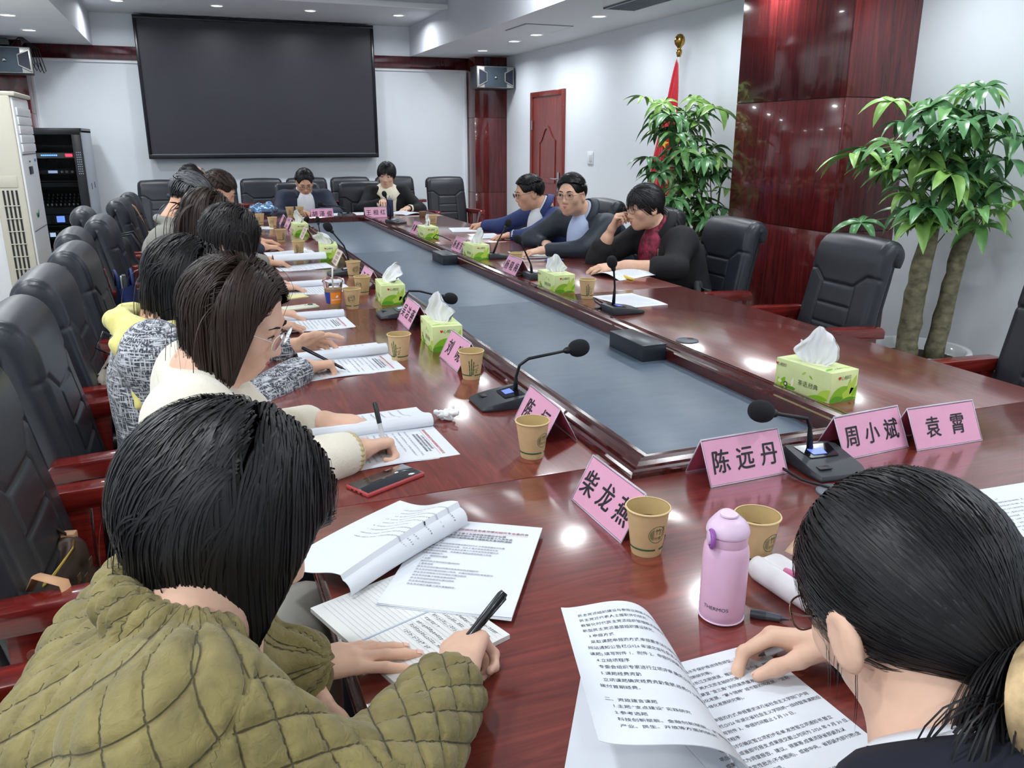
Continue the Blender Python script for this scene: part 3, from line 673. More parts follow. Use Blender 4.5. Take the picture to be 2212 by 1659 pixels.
ps = [(leafpoly(-.075,-.028,.05,.018,1.0),0,0),(leafpoly(-.085,-.03,.04,.015,1.7),1,1),(leafpoly(-.06,-.035,.05,.02,.5),1,1),(leafpoly(-.045,-.037,.05,.016,.2),2,2),(leafpoly(.075,-.03,.07,.03,.8),1,0),(leafpoly(.06,-.038,.07,.018,.1),0,1),(leafpoly(.005,.02,.018,.007,.6),1,1),(leafpoly(.03,.014,.016,.006,-.6),0,1),(leafpoly(-.035,-.02,.04,.012,1.3),5,1)]
g = decal('s', ps, sidemap, (-BL/2,BL/2,-BH/2,BH/2)); glyphs(g,'茶语,经典',.017,.022,-.016,sidemap,3,.0012); glyphs(g,'心相印',.012,-.078,.022,sidemap,3,.0012); g.add([sidemap(-.096+x*.8,.027+y*.8,.0016) for x,y in heart],[tuple(range(10))],4)
disc = [(.0075*math.cos(k*math.pi/10),.0075*math.sin(k*math.pi/10)) for k in range(20)]
g.add([sidemap(-.058+x,-.026+y,.0014) for x,y in disc],[tuple(range(20))],3); g.add([sidemap(-.058+x*.5,-.026+y*.5,.0018) for x,y in disc],[tuple(range(20))],5); g.add([sidemap(-.08+x,-.022+y*.7,.0014) for x,y in disc],[tuple(range(20))],5)
side_me = g.mesh('side_print', gl)
slot = [(.030*math.cos(k*math.pi/12),.052*math.sin(k*math.pi/12)) for k in range(24)]
g = decal('t', [(leafpoly(-.03,-.07,.04,.012,.3),0,0),(leafpoly(.035,.075,.04,.012,.5),0,0),(leafpoly(.03,-.075,.03,.01,-.3),1,0)], topmap, (-BW/2,BW/2,-BL/2,BL/2)); g.add([topmap(x,y,.0006) for x,y in slot],[tuple(range(24))],5); glyphs(g,'心相印',.010,0,-.078,topmap,3,.001)
top_me = g.mesh('top_print', gl)
card_me = G().box((0,0,BH/2),(BW,BL,BH)).mesh('carton', [box_m], bevel=.0015)
def tissue_geo(seed, lean, h=.085, wid=.05, roll=False):
    rg = random.Random(seed); ph = [rg.uniform(0,6.3) for _ in range(6)]; nu, nv = 40, 26; L0 = []
    for s in (1,-1):
        rows = []
        for j in range(nv):
            v = j/(nv-1); row = []
            for i in range(nu):
                u = i/(nu-1)*2-1
                w = wid*(.55+.6*math.sin(min(1,v*1.15)*2.2)) if not roll else wid*(.25+.12*math.sin(v*7))
                top = h*(1-.45*abs(u+.25*math.sin(ph[0]))**1.6*(1+.3*math.sin(u*5+ph[1])))
                th = s*(.010*(1-v)**.6+.002)+.008*math.sin(u*6+ph[2]+v*2)*(.3+v)+.004*math.sin(u*15+ph[3]+v*5)
                z = v*top; row.append((th+lean[0]*v*v, u*w*(1-.25*v)+lean[1]*v*v+.004*math.sin(v*9+ph[4]), z))
            rows.append(row)
        L0.append(rows)
    g = G(); g.grid(L0[0]); g.grid(L0[1], flip=True); return g
def tissue_box(label, x, y, rz, seed, lean, trz=0, h=.085, roll=False, wid=.05):
    t = thing('tissue_box', label, 'tissue box', (x,y,TZ), rz, 'green tissue boxes along the table')
    c = link('carton', card_me, t)
    for n_,m_ in (('end_print',end_me),('side_print',side_me),('top_print',top_me)): link(n_, m_, c)['kind'] = 'stuff'
    tissue_geo(seed, lean, h, wid, roll).obj('tissue', tissue_m, t, smooth=True, loc=(0,0,BH), rot=(0,0,trz))
tissue_box('lime green tissue box nearest to the three pink name plates at the table end', 1.600,1.765,.12,1,(.005,.01),.35,.105,wid=.062)
tissue_box('lime green tissue box beside a bamboo cup in front of the black blazer', 1.585,3.535,0,2,(-.008,.0),1.2,.085)
tissue_box('lime green tissue box in front of the speaking person', 1.585,4.725,0,3,(.0,-.02),.9,.095,wid=.04)
tissue_box('lime green tissue box with a rolled tissue, farthest on the window-less wall side', 1.585,5.82,0,4,(.0,.0),.5,.085,True)
tissue_box('lime green tissue box between two tilted name plates beside the microphone neck', .770,2.69,-.06,5,(-.006,.0),.9,.10)
tissue_box('lime green tissue box with a wide tissue fan behind the iced coffee', .785,3.545,-.08,6,(.03,-.02),.3,.085,wid=.055)
tissue_box('lime green tissue box with a drooping tissue beside the third microphone', .745,5.03,-.10,7,(-.05,.03),.9,.075,wid=.05)
tissue_box('lime green tissue box nearest to the far table end', .748,6.40,0,8,(-.03,.0),.6,.10,wid=.04)

# ================================================================ NAME PLATES (A-frame tents)
pink = M('pink_card', srgb(224,162,192), .45, var=.02, vscale=10); pink_b = M('pink_card_inner', srgb(196,92,122), .5); ink = M('black_brush_ink', srgb(24,22,34), .5)
acry = M('clear_acrylic', (.95,.95,.97), .04, trans=1., ior=1.12); edge_m = M('acrylic_edge', srgb(205,198,214), .15, coat=.5)
beige = M('beige_card', srgb(226,204,190), .5)
PW, PH, PD = .20, .088, .046       # half base depth
sl = math.atan2(PD, PH); SLn = math.hypot(PD, PH)
def tentpt(side, u, v, lift=0.):   # u along width, v up the slope; side -1 = front face (normal -y)
    y = side*(PD-(PD)*(v/SLn)); z = PH*(v/SLn); n = (0, side*math.cos(sl), math.sin(sl))
    return (u if side < 0 else -u, y+n[1]*lift, z+n[2]*lift)
tent = {}
for cname, cmat in (('pink',pink),('beige',beige)):
    for s in (-1,1):
        g = G(); a = [tentpt(s,-PW/2+.002,.003),tentpt(s,PW/2-.002,.003),tentpt(s,PW/2-.002,SLn-.003),tentpt(s,-PW/2+.002,SLn-.003)]
        b = [tentpt(s,-PW/2+.002,.003,-.0015),tentpt(s,PW/2-.002,.003,-.0015),tentpt(s,PW/2-.002,SLn-.003,-.0015),tentpt(s,-PW/2+.002,SLn-.003,-.0015)]
        g.add(a+b, [(0,1,2,3)], 0); g.add(b, [(3,2,1,0)], 1); tent[cname,s] = g.mesh('card_face', [cmat, pink_b])
g = G()
for s in (-1,1):
    for uu in (-PW/2,PW/2): g.tube([tentpt(s,uu,0),tentpt(s,uu,SLn)], .0012, 6)
    g.tube([tentpt(s,-PW/2,.001),tentpt(s,PW/2,.001)], .0013, 6)
g.tube([(-PW/2,0,PH),(PW/2,0,PH)], .0022, 8)
edge_me = g.mesh('acrylic_edge', edge_m, smooth=True)
def name_plate(label, x, y, rz, txt, size=.055, kind='pink', scale=1., rx=0, back=True, grp='pink name plates'):
    t = thing('name_plate', label, 'name plate', (x,y,TZ), rz, grp); t.scale = [scale]*3
    if rx: t.rotation_euler = (rx,0,rz)
    for s in (-1,1):
        f = link('card_face', tent[kind,s], t)
        if txt and (back or s < 0):
            g = G(); lines = txt.split('\n'); V = None
            for i,ln in enumerate(lines):
                V, F = text_geo(ln, size, 'CENTER', 4, 1.05, 0.)
                lo, hi = V[:,1].min(), V[:,1].max(); cy = SLn*.5 if len(lines) == 1 else SLn*(.78-.56*i/(len(lines)-1))
                # slightly slanted, brush-like letter shapes
                for q,(ox,oy) in enumerate(((0,0),(.0009,0),(0,.0007),(-.0008,-.0004)) if len(lines) == 1 else ((0,0),)):
                    g.add([tentpt(s, a+ox+.10*(b-(lo+hi)/2), cy+oy+(b-(lo+hi)/2)*1.12, .0006+.0001*q) for a,b in V], F)
            g.obj('lettering', ink, f)['kind'] = 'stuff'
    link('acrylic_edge', edge_me, t)
    return t
name_plate('pink name plate of three characters in the middle of the near table end', 1.04,1.352,R(2),'陈 远 丹',.047)
name_plate('pink name plate of three characters standing right behind the near microphone', 1.404,1.374,R(4),'周 小 斌',.046)
name_plate('pink name plate of two characters at the picture edge end of the near row', 1.606,1.352,R(-1),'袁  霄',.046)
LR = -90
name_plate('pink name plate behind the tea filled paper cup', .696,1.255,R(LR+1),'柴 龙 燕',.05)
name_plate('pink name plate partly covered by a paper cup beside the second microphone', .758,1.745,R(LR-2),'陈   垣',.05)
name_plate('pink name plate between a tissue box and the bamboo paper cup', .760,2.425,R(LR),'刘   晓',.05)
name_plate('pink name plate leaning at the microphone with the level neck', .766,3.05,R(LR-1),'吴 洁 燕',.048)
name_plate('pink name plate tucked behind two paper cups', .775,3.95,R(LR),'江  珊',.05)
name_plate('beige printed card tent beside the third microphone', .770,4.74,R(LR),'参政党理论\n专业委员会\n年会研讨',.022,'beige',.9, grp='small printed card tents')
name_plate('beige printed card tent beside the farthest near-side tissue box', .755,6.09,R(LR),'参政党理论\n专业委员会\n年会研讨',.022,'beige',.9, grp='small printed card tents')
name_plate('first pale lettered card tent in the far trio', .74,6.62,R(LR),'理论研究会\n委员会',.024,'pink',.9, grp='small printed card tents')
name_plate('second pale lettered card tent in the far trio', .735,6.90,R(LR+3),'理论研究会\n委员会',.024,'pink',.9, grp='small printed card tents')
name_plate('third pale lettered card tent in the far trio', .72,7.2,R(LR-3),'理论研究会\n委员会',.024,'pink',.9, grp='small printed card tents')
name_plate('pink name plate before the person in the black blazer', 1.58,4.05,R(LR),'杨 晓 梅',.05)
name_plate('pink name plate half hidden by the tissue box of the speaking person', 1.58,5.0,R(LR),'杨 旭 东',.05)
name_plate('pink name plate half hidden by the tissue box with the rolled tissue', 1.59,6.10,R(LR),'李 鹏 飞',.05)
name_plate('pink name plate before the person in navy with a white shirt', 1.095,7.63,R(1),'胡 泽 俊',.05)
name_plate('pink name plate before the person with the cream collar', 1.575,7.60,R(2),'王 相 红',.05)

# ================================================================ CONFERENCE MICROPHONES
mb = M('microphone_base', srgb(50,54,60), .38, bump=.05, bscale=300); md = M('microphone_dark', srgb(22,24,28), .4); foam = M('foam_windscreen', srgb(26,28,32), .95, bump=.6, bscale=500)
scr = M('microphone_screen', srgb(96,120,230), .3, emit=.7); scr2 = M('microphone_screen_dim', srgb(150,170,190), .3, emit=.25)
# local: front (speaker side) = -y
prof_top = [(-.078,.010),(-.070,.014),(.02,.030),(.058,.034),(.072,.030)]
g = G(); xs = [-.062,-.056,.056,.062]
outl = [(-.058,-.078),(.058,-.078),(.066,-.05),(.066,.05),(.058,.072),(-.058,.072),(-.066,.05),(-.066,-.05)]
def ztop(y): return float(np.interp(y, [p[0] for p in prof_top], [p[1] for p in prof_top]))
n = 8; lo = [(x*.96,y*.97,0) for x,y in outl]; mid = [(x,y,ztop(y)*.45) for x,y in outl]; hi = [(x*.93,y*.95,ztop(y*.95)) for x,y in outl]
ridge = [(-.061,.01,.0285),(.061,.01,.0285)]
g.add(lo+mid+hi, [tuple(range(7,-1,-1))]+[(i,(i+1)%8,8+(i+1)%8,8+i) for i in range(8)]+[(8+i,8+(i+1)%8,16+(i+1)%8,16+i) for i in range(8)])
g.add(hi, [(0,1,2,7),(7,2,3,6),(6,3,4,5)])
base_me = g.mesh('base', mb, bevel=.002)
pl_me = G(); pl_me.add([(-.035,-.005,ztop(-.005)+.0012),(.035,-.005,ztop(-.005)+.0012),(.045,.05,ztop(.05)+.0012),(-.045,.05,ztop(.05)+.0012)], [(0,1,2,3)]); pl_me = pl_me.mesh('control_plate', M('gloss_black', srgb(18,18,22), .12))
sc_me = G(); sc_me.add([(-.022,.005,ztop(.005)+.002),(.012,.005,ztop(.005)+.002),(.014,.03,ztop(.03)+.002),(-.024,.03,ztop(.03)+.002)], [(0,1,2,3)])
sc_a = sc_me.mesh('display', scr); sc_b = sc_me.mesh('display', scr2)
bt_me = G().box((-.03,-.045,ztop(-.045)+.001),(.03,.018,.002)).mesh('talk_button', md, bevel=.0008)
def mic(label, x, y, rz, pts, bright=True, base=True, head=.019, hl=.024):
    """pts: world points of the neck, the last one is the middle of the foam head"""
    t = thing('desk_microphone', label, 'microphone', (x,y,TZ), rz, 'gooseneck desk microphones')
    if base:
        link('base', base_me, t); link('control_plate', pl_me, t); link('display', sc_a if bright else sc_b, t); link('talk_button', bt_me, t)
        G().tube([(.045,.068,.012),(.05,.09,.012),(.05,.10,.01)], .0055, 10).obj('cable_plug', md, t, smooth=True)
    inv = Matrix.LocRotScale(Vector((x,y,TZ)), Matrix.Rotation(rz,3,'Z'), None).inverted()
    P = [inv @ Vector(p) for p in pts]
    # smooth the neck
    Q = [P[0]]
    for i in range(1, len(P)-1): Q += [P[i-1].lerp(P[i],.7), P[i], P[i].lerp(P[i+1],.3)]
    Q.append(P[-1]); rs = [.0075,.006]+[.0042]*(len(Q)-2)
    G().tube(Q, rs, 10).obj('gooseneck', md, t, smooth=True)
    d = (P[-1]-P[-2]).normalized(); rot = d.to_track_quat('Z','Y').to_euler()
    pr = [(head*math.sin(q)**.8, -hl*math.cos(q)) for q in np.linspace(.25,math.pi-.001,14)]
    G().lathe(pr, 24).obj('foam_head', foam, t, smooth=True, loc=P[-1], rot=rot)
    G().lathe([(.0055,-hl-.014),(.009,-hl-.008),(.0105,-hl+.004),(.006,-hl+.008)], 16).obj('collar', md, t, smooth=True, loc=P[-1], rot=rot)
    return t
mic('gooseneck microphone with blue lit display beside the crumpled tissue', .735,1.985,R(-90),[(.775,1.99,.79),(.778,1.99,.83),(.786,1.985,.863),(.81,1.98,.88),(.955,1.97,.899)],True,True,.0245,.030)
mic('gooseneck microphone with a level neck pointing across the tissue boxes', .735,3.215,R(-90),[(.775,3.22,.79),(.765,3.21,.83),(.785,3.20,.862),(.83,3.2,.858),(.96,3.2,.819)],False,True,.024,.030)
mic('gooseneck microphone with a tall neck behind the iced coffee', .715,4.36,R(-92),[(.755,4.36,.79),(.74,4.34,.87),(.724,4.33,.915),(.66,4.33,.999),(.647,4.33,1.015)],False,True,.022,.027)
mic('gooseneck microphone with a short upright neck at the far tissue box', .80,5.70,R(-90),[(.835,5.98,.765),(.835,5.98,.82),(.829,6.0,.899)],False,False,.019,.022)
mic('gooseneck microphone whose dark head shows above the far tissue box', .80,6.78,R(-90),[(.835,6.75,.79),(.838,6.7,.82),(.832,6.6,.852)],False,True,.022,.026)
mic('gooseneck microphone reaching in front of the person in navy', 1.33,7.76,R(0),[(1.335,7.80,.79),(1.335,7.75,.825),(1.28,7.73,.851),(1.10,7.72,.881)],False,True,.022,.026)
mic('gooseneck microphone in front of the person with the cream collar', 1.62,6.98,R(35),[(1.58,7.02,.79),(1.59,7.0,.87),(1.55,7.0,.97),(1.536,7.0,1.004)],False,True,.021,.025)
mic('gooseneck microphone with a cable loop on the empty side of the table', 1.625,2.955,R(90),[(1.60,2.98,.79),(1.603,2.98,.862),(1.596,2.98,.93),(1.586,2.98,.967)],True,True,.022,.026)
mic('gooseneck microphone before the hand resting on the chin', 1.64,3.88,R(90),[(1.61,3.9,.79),(1.605,3.9,.83),(1.557,3.9,.929),(1.531,3.9,.963)],False,True,.021,.025)
mic('gooseneck microphone leaning towards the speaking person', 1.70,4.66,R(90),[(1.67,4.65,.79),(1.70,4.65,.864),(1.742,4.65,.931),(1.766,4.65,.966)],False,True,.021,.025)
mic('gooseneck microphone between the pink name plates at the near table end', 1.235,1.31,R(-6),[(1.226,1.345,.79),(1.224,1.35,.84),(1.214,1.35,.862),(1.12,1.35,.886),(1.089,1.35,.894)],True,True,.0245,.030)
for nm,pts,l in (('near',[(1.19,1.405,.772),(1.15,1.41,.775),(1.13,1.36,.772),(1.135,1.26,.766),(1.16,1.205,.766)],'dark cable from the near microphone to the table grommet'),
          ('mid',[(1.57,3.02,.775),(1.555,3.06,.79),(1.565,3.09,.80),(1.60,3.10,.78),(1.62,3.07,.766),(1.66,3.05,.766)],'small black cable loop beside the microphone on the empty side'),
          ('far',[(1.60,5.62,.766),(1.565,5.61,.785),(1.585,5.60,.806),(1.62,5.58,.795),(1.66,5.50,.772)],'bent black cable with a loose plug by the rolled tissue box')):
    o = G().tube(pts, .0032, 8).obj('microphone_cable', cab, None, smooth=True); tag(o, l, 'cable')
# ================================================================ IMPLICIT-SURFACE BODIES
A3 = lambda *p: np.array(p, float)
def nrm(v): v = np.asarray(v, float); return v/(np.linalg.norm(v)+1e-12)
class Vol:
    def __init__(s, res): s.res = res; s.pr = []
    def cap(s, a, b, ra, rb=None, k=.03, neg=False):
        a, b = np.asarray(a,float), np.asarray(b,float); rb = ra if rb is None else rb; m = max(ra,rb)
        s.pr.append(('c', np.minimum(a,b)-m, np.maximum(a,b)+m, (a,b,ra,rb), k, neg)); return s
    def ell(s, c, r, Rm=None, k=.03, neg=False):
        c, r = np.asarray(c,float), np.asarray(r,float); Rm = np.eye(3) if Rm is None else Rm
        ext = np.sqrt(((Rm*r)**2).sum(1)); s.pr.append(('e', c-ext, c+ext, (c,r,Rm), k, neg)); return s
    def plane(s, p, n, k=.01): s.pr.append(('p', None, None, (np.asarray(p,float), nrm(n)), k, True)); return s
    def mesh(s):
        h = s.res; pos = [q for q in s.pr if not q[5]]
        lo = np.min([q[1] for q in pos], 0)-3*h-.02; hi = np.max([q[2] for q in pos], 0)+3*h+.02
        n = np.ceil((hi-lo)/h).astype(int)+1; F = np.full(n, .5, np.float32); ax = [lo[i]+h*np.arange(n[i]) for i in range(3)]
        for ty, a, b, d, k, neg in s.pr:
            if ty == 'p': i0, i1 = np.zeros(3,int), n
            else:
                i0 = np.clip(np.floor((a-k-3*h-lo)/h).astype(int),0,n); i1 = np.clip(np.ceil((b+k+3*h-lo)/h).astype(int)+1,0,n)
            if np.any(i1-i0 < 1): continue
            sl_ = tuple(slice(i0[i],i1[i]) for i in range(3))
            X, Y, Z = np.meshgrid(*[ax[i][i0[i]:i1[i]].astype(np.float32) for i in range(3)], indexing='ij')
            if ty == 'c':
                p, q, ra, rb = d; v = q-p; L = v@v+1e-12
                t = np.clip(((X-p[0])*v[0]+(Y-p[1])*v[1]+(Z-p[2])*v[2])/L,0,1)
                D = np.sqrt((X-p[0]-t*v[0])**2+(Y-p[1]-t*v[1])**2+(Z-p[2]-t*v[2])**2)-(ra+(rb-ra)*t)
            elif ty == 'e':
                c, r, Rm = d; dx, dy, dz = X-c[0], Y-c[1], Z-c[2]
                q = [(dx*Rm[0,i]+dy*Rm[1,i]+dz*Rm[2,i])/r[i] for i in range(3)]
                k0 = np.sqrt(q[0]**2+q[1]**2+q[2]**2)+1e-9; k1 = np.sqrt((q[0]/r[0])**2+(q[1]/r[1])**2+(q[2]/r[2])**2)+1e-9
                D = k0*(k0-1)/k1
            else:
                c, nn = d; D = -((X-c[0])*nn[0]+(Y-c[1])*nn[1]+(Z-c[2])*nn[2])
            f = F[sl_]
            if neg: D = -D; hh = np.maximum(k-np.abs(f-D),0)/k; F[sl_] = np.maximum(f,D)+hh*hh*k*.25
            else: hh = np.maximum(k-np.abs(f-D),0)/k; F[sl_] = np.minimum(f,D)-hh*hh*k*.25
        return surfnet(F, lo, h)
def surfnet(F, lo, h):
    S = F < 0; n = np.array(F.shape)
    cnt = np.zeros(n-1, np.int8)
    for i in (0,1):
        for j in (0,1):
            for k in (0,1): cnt += S[i:n[0]-1+i, j:n[1]-1+j, k:n[2]-1+k]
    act = np.argwhere((cnt > 0) & (cnt < 8)); idx = np.full(n-1, -1, np.int32); idx[tuple(act.T)] = np.arange(len(act))
    acc = np.zeros((len(act),3)); w = np.zeros(len(act)); C8 = [(i,j,k) for i in (0,1) for j in (0,1) for k in (0,1)]
    val = {c: F[act[:,0]+c[0], act[:,1]+c[1], act[:,2]+c[2]] for c in C8}
    for c in C8:
        for a in range(3):
            if c[a] == 0:
                d = list(c); d[a] = 1; d = tuple(d); f0, f1 = val[c], val[d]; m = (f0 < 0) != (f1 < 0)
                t = np.where(m, f0/(f0-f1+1e-12), 0); p = np.tile(np.array(c,float),(len(act),1)); p[:,a] += t
                acc += p*m[:,None]; w += m
    V = lo+h*(act+acc/np.maximum(w,1)[:,None]); Q = []
    for a in range(3):
        b, c = (a+1)%3, (a+2)%3; s0 = [slice(None)]*3; s1 = [slice(None)]*3; s0[a] = slice(0,-1); s1[a] = slice(1,None)
        E = np.argwhere(S[tuple(s0)] != S[tuple(s1)]); ok = (E[:,b] > 0) & (E[:,c] > 0) & (E[:,b] < n[b]-1) & (E[:,c] < n[c]-1); E = E[ok]
        flip = S[tuple(E.T)]
        def cell(db,dc): q = E.copy(); q[:,b] += db; q[:,c] += dc; return idx[tuple(q.T)]
        q = np.stack([cell(-1,-1),cell(0,-1),cell(0,0),cell(-1,0)],1); q[~flip] = q[~flip][:,::-1]; Q.append(q)
    Q = np.concatenate(Q); Q = Q[(Q >= 0).all(1)]; return V, Q
def vnormals(V, F):
    a = np.cross(V[F[:,2]]-V[F[:,0]], V[F[:,3]]-V[F[:,1]]); N = np.zeros_like(V)
    for i in range(4): np.add.at(N, F[:,i], a)
    return N/(np.linalg.norm(N,axis=1,keepdims=True)+1e-12)
def relax(V, F, it=2, lam=.5):
    for _ in range(it):
        S = np.zeros_like(V); c = np.zeros(len(V))
        for i in range(4):
            j = F[:,(i+1)%4]; np.add.at(S, F[:,i], V[j]); np.add.at(c, F[:,i], 1); np.add.at(S, j, V[F[:,i]]); np.add.at(c, j, 1)
        V = V+lam*(S/np.maximum(c,1)[:,None]-V)
    return V
def wave(V, seed, freq, n=7, aniso=None):
    rg = np.random.default_rng(seed); o = np.zeros(len(V))
    for _ in range(n):
        d = nrm(rg.normal(size=3)); 
        if aniso is not None: d = nrm(d*aniso)
        o += np.sin(V@d*freq*rg.uniform(.6,1.5)+rg.uniform(0,6.3)+1.2*np.sin(V@nrm(rg.normal(size=3))*freq*.5))
    return o/n
def frame(yaw, pitch, roll=0):
    """columns: right, forward, up. yaw 0 = +X, 90 = +Y; pitch > 0 looks down"""
    y, p, r = map(math.radians, (yaw,pitch,roll)); f = A3(math.cos(y)*math.cos(p), math.sin(y)*math.cos(p), -math.sin(p))
    rt = A3(math.sin(y), -math.cos(y), 0); up = np.cross(rt, f); rt2 = rt*math.cos(r)+up*math.sin(r); up2 = np.cross(rt2, f)
    return np.stack([rt2, f, up2], 1)
skins = {'light': M('skin_light', srgb(226,184,160), .5, spec=.35, var=.05, vscale=30, bump=.05, bscale=200), 'warm': M('skin_warm', srgb(222,178,152), .5, spec=.35, var=.06, vscale=30, bump=.05, bscale=200), 'tan': M('skin_tan', srgb(214,166,138), .5, spec=.35, var=.06, vscale=30, bump=.05, bscale=200)}
lipm = M('lips', srgb(184,104,98), .45); eyew = M('eye_white', srgb(225,222,218), .25); iris = M('iris_dark', srgb(30,20,16), .15); nailm = M('fingernail', srgb(232,190,176), .3); browm = M('eyebrow_hair', srgb(34,28,26), .8)
lash = M('eyelid_line', srgb(52,34,30), .6)
def head_prims(v, H, Rm, hs, fem, neck, ear=(.077,1.)):
    P = lambda x,y,z: H+Rm@(np.array([x,y,z])*hs)
    E = lambda c, r, k=.03, neg=False: v.ell(P(*c), np.array(r)*hs, Rm, k*hs, neg)
    Cp = lambda a, b, ra, rb=None, k=.02, neg=False: v.cap(P(*a), P(*b), ra*hs, (rb or ra)*hs, k*hs, neg)
    jw = .9 if fem else 1.
    E((0,-.012,.030),(.075,.096,.086)); E((0,.018,-.045),(.058*jw,.070,.074),.04)
    E((0,.062,-.097),(.022*jw,.020,.017),.035)
    for s in (-1,1):
        E((s*.040*jw,.004,-.070),(.017,.026,.024),.04); E((s*.038,.058,-.020),(.022,.022,.022),.035)
        E((s*.032,.104,.006),(.020,.018,.0125),.014,True)
        E((s*.031,.0755,.006),(.0135,.0125,.0125),.004)
        E((s*ear[0],-.010,-.012),(.009,.021*ear[1],.032*ear[1]),.008); E((s*(ear[0]+.007),-.003,-.010),(.006,.012*ear[1],.019*ear[1]),.006,True); (ear[0] > .08) and E((s*(ear[0]-.012),-.008,-.012),(.016,.012,.02),.01)
        E((s*.0125,.093,-.036),(.0088,.010,.0075),.008)
    Cp((-.034,.079,.025),(.034,.079,.025),.011,k=.022)
    Cp((0,.086,.012),(0,.103,-.028),.0065,.0115,.014); E((0,.078,-.062),(.028,.015,.020),.02)
    Cp((-.016,.089,-.0575),(.016,.089,-.0575),.0048,k=.006); Cp((-.013,.0885,-.0675),(.013,.0885,-.0675),.0056,k=.006)
    v.cap(P(0,-.022,-.055), neck+A3(0,0,.01), (.050 if fem else .058)*hs, (.054 if fem else .062)*hs, .035)
    return P
def face_parts(root, P, hs, Rm, fem, glasses=None, mouth=True, brow=browm):
    loc = lambda g, name, mat: g.obj(name, mat, root, smooth=True)
    for s in (-1,1):
        g = G(); g.tube([P(s*.012,.0930,.0250),P(s*.022,.0945,.0290),P(s*.033,.0915,.0305),P(s*.049,.0815,.0245)], [.0022*hs,(.0042 if not fem else .003)*hs,(.004 if not fem else .003)*hs,.001*hs], 8, flat=.7); loc(g,'eyebrow',brow)
        rows = []
        g = G(); 
        for i in range(7):
            q = -1+2*i/6; h = .0050*(1-q*q)**.6+.0002; yb = .0905-.005*q*q*(1 if q*s > 0 else .5)
            rows.append([P(s*.031+q*.0135,yb,.006-h), P(s*.031+q*.0135,yb+.0012,.006), P(s*.031+q*.0135,yb,.006+h*.8)])
        g.grid(rows); loc(g,'eye',eyew)
        g = G(); c = [P(s*.031+.0050*math.cos(a),.0923,.0060+.0046*math.sin(a)) for a in np.linspace(0,2*math.pi,12,False)]; g.add(c,[tuple(range(12))]); loc(g,'iris',iris)
        g = G(); g.tube([P(s*.016,.090,.0065),P(s*.031,.0928,.0108),P(s*.047,.0865,.0066)], [.0009*hs,.0018*hs,.0009*hs], 6); loc(g,'eyelid',lash)
    if mouth:
        g = G(); g.tube([P(-.021,.0865,-.0625),P(-.008,.0955,-.0595),P(0,.0955,-.0605),P(.008,.0955,-.0595),P(.021,.0865,-.0625)], [.001*hs,.0036*hs,.0034*hs,.0036*hs,.001*hs], 8)
        g.tube([P(-.019,.0865,-.064),P(0,.0958,-.068),P(.019,.0865,-.064)], [.001*hs,.0042*hs,.001*hs], 8); loc(g,'lips',lipm)
    if glasses:
        gt = G(); rad = (.024,.0175) if not isinstance(glasses,tuple) else glasses[1]; m = glasses if not isinstance(glasses,tuple) else glasses[0]
        for s in (-1,1):
            sq = lambda q: math.copysign(abs(q)**.75,q)
            ring = [P(s*.033+rad[0]*sq(math.cos(a)),.1075-.006*abs(math.cos(a))*(1 if math.cos(a)*s > 0 else 0),.003+rad[1]*sq(math.sin(a))) for a in np.linspace(0,2*math.pi,33)]
            gt.tube(ring, .0011*hs, 6, cap=False)
            gt.tube([P(s*.055,.101,.006),P(s*.074,.06,.008),P(s*.081,.0,.008),P(s*.080,-.02,-.004)], .0012*hs, 6)
        gt.tube([P(-.011,.1075,.006),P(0,.110,.008),P(.011,.1075,.006)], .0011*hs, 6)
        o = loc(gt,'eyeglasses',m)
        for s in (-1,1):
            g = G(); g.add([P(s*.033+rad[0]*.95*math.cos(a),.1074,.003+rad[1]*.95*math.sin(a)) for a in np.linspace(0,2*math.pi,20,False)],[tuple(range(20))]); g.obj('lens', M('spectacle_lens', (.97,.98,1), .02, trans=1., ior=1.02), o)
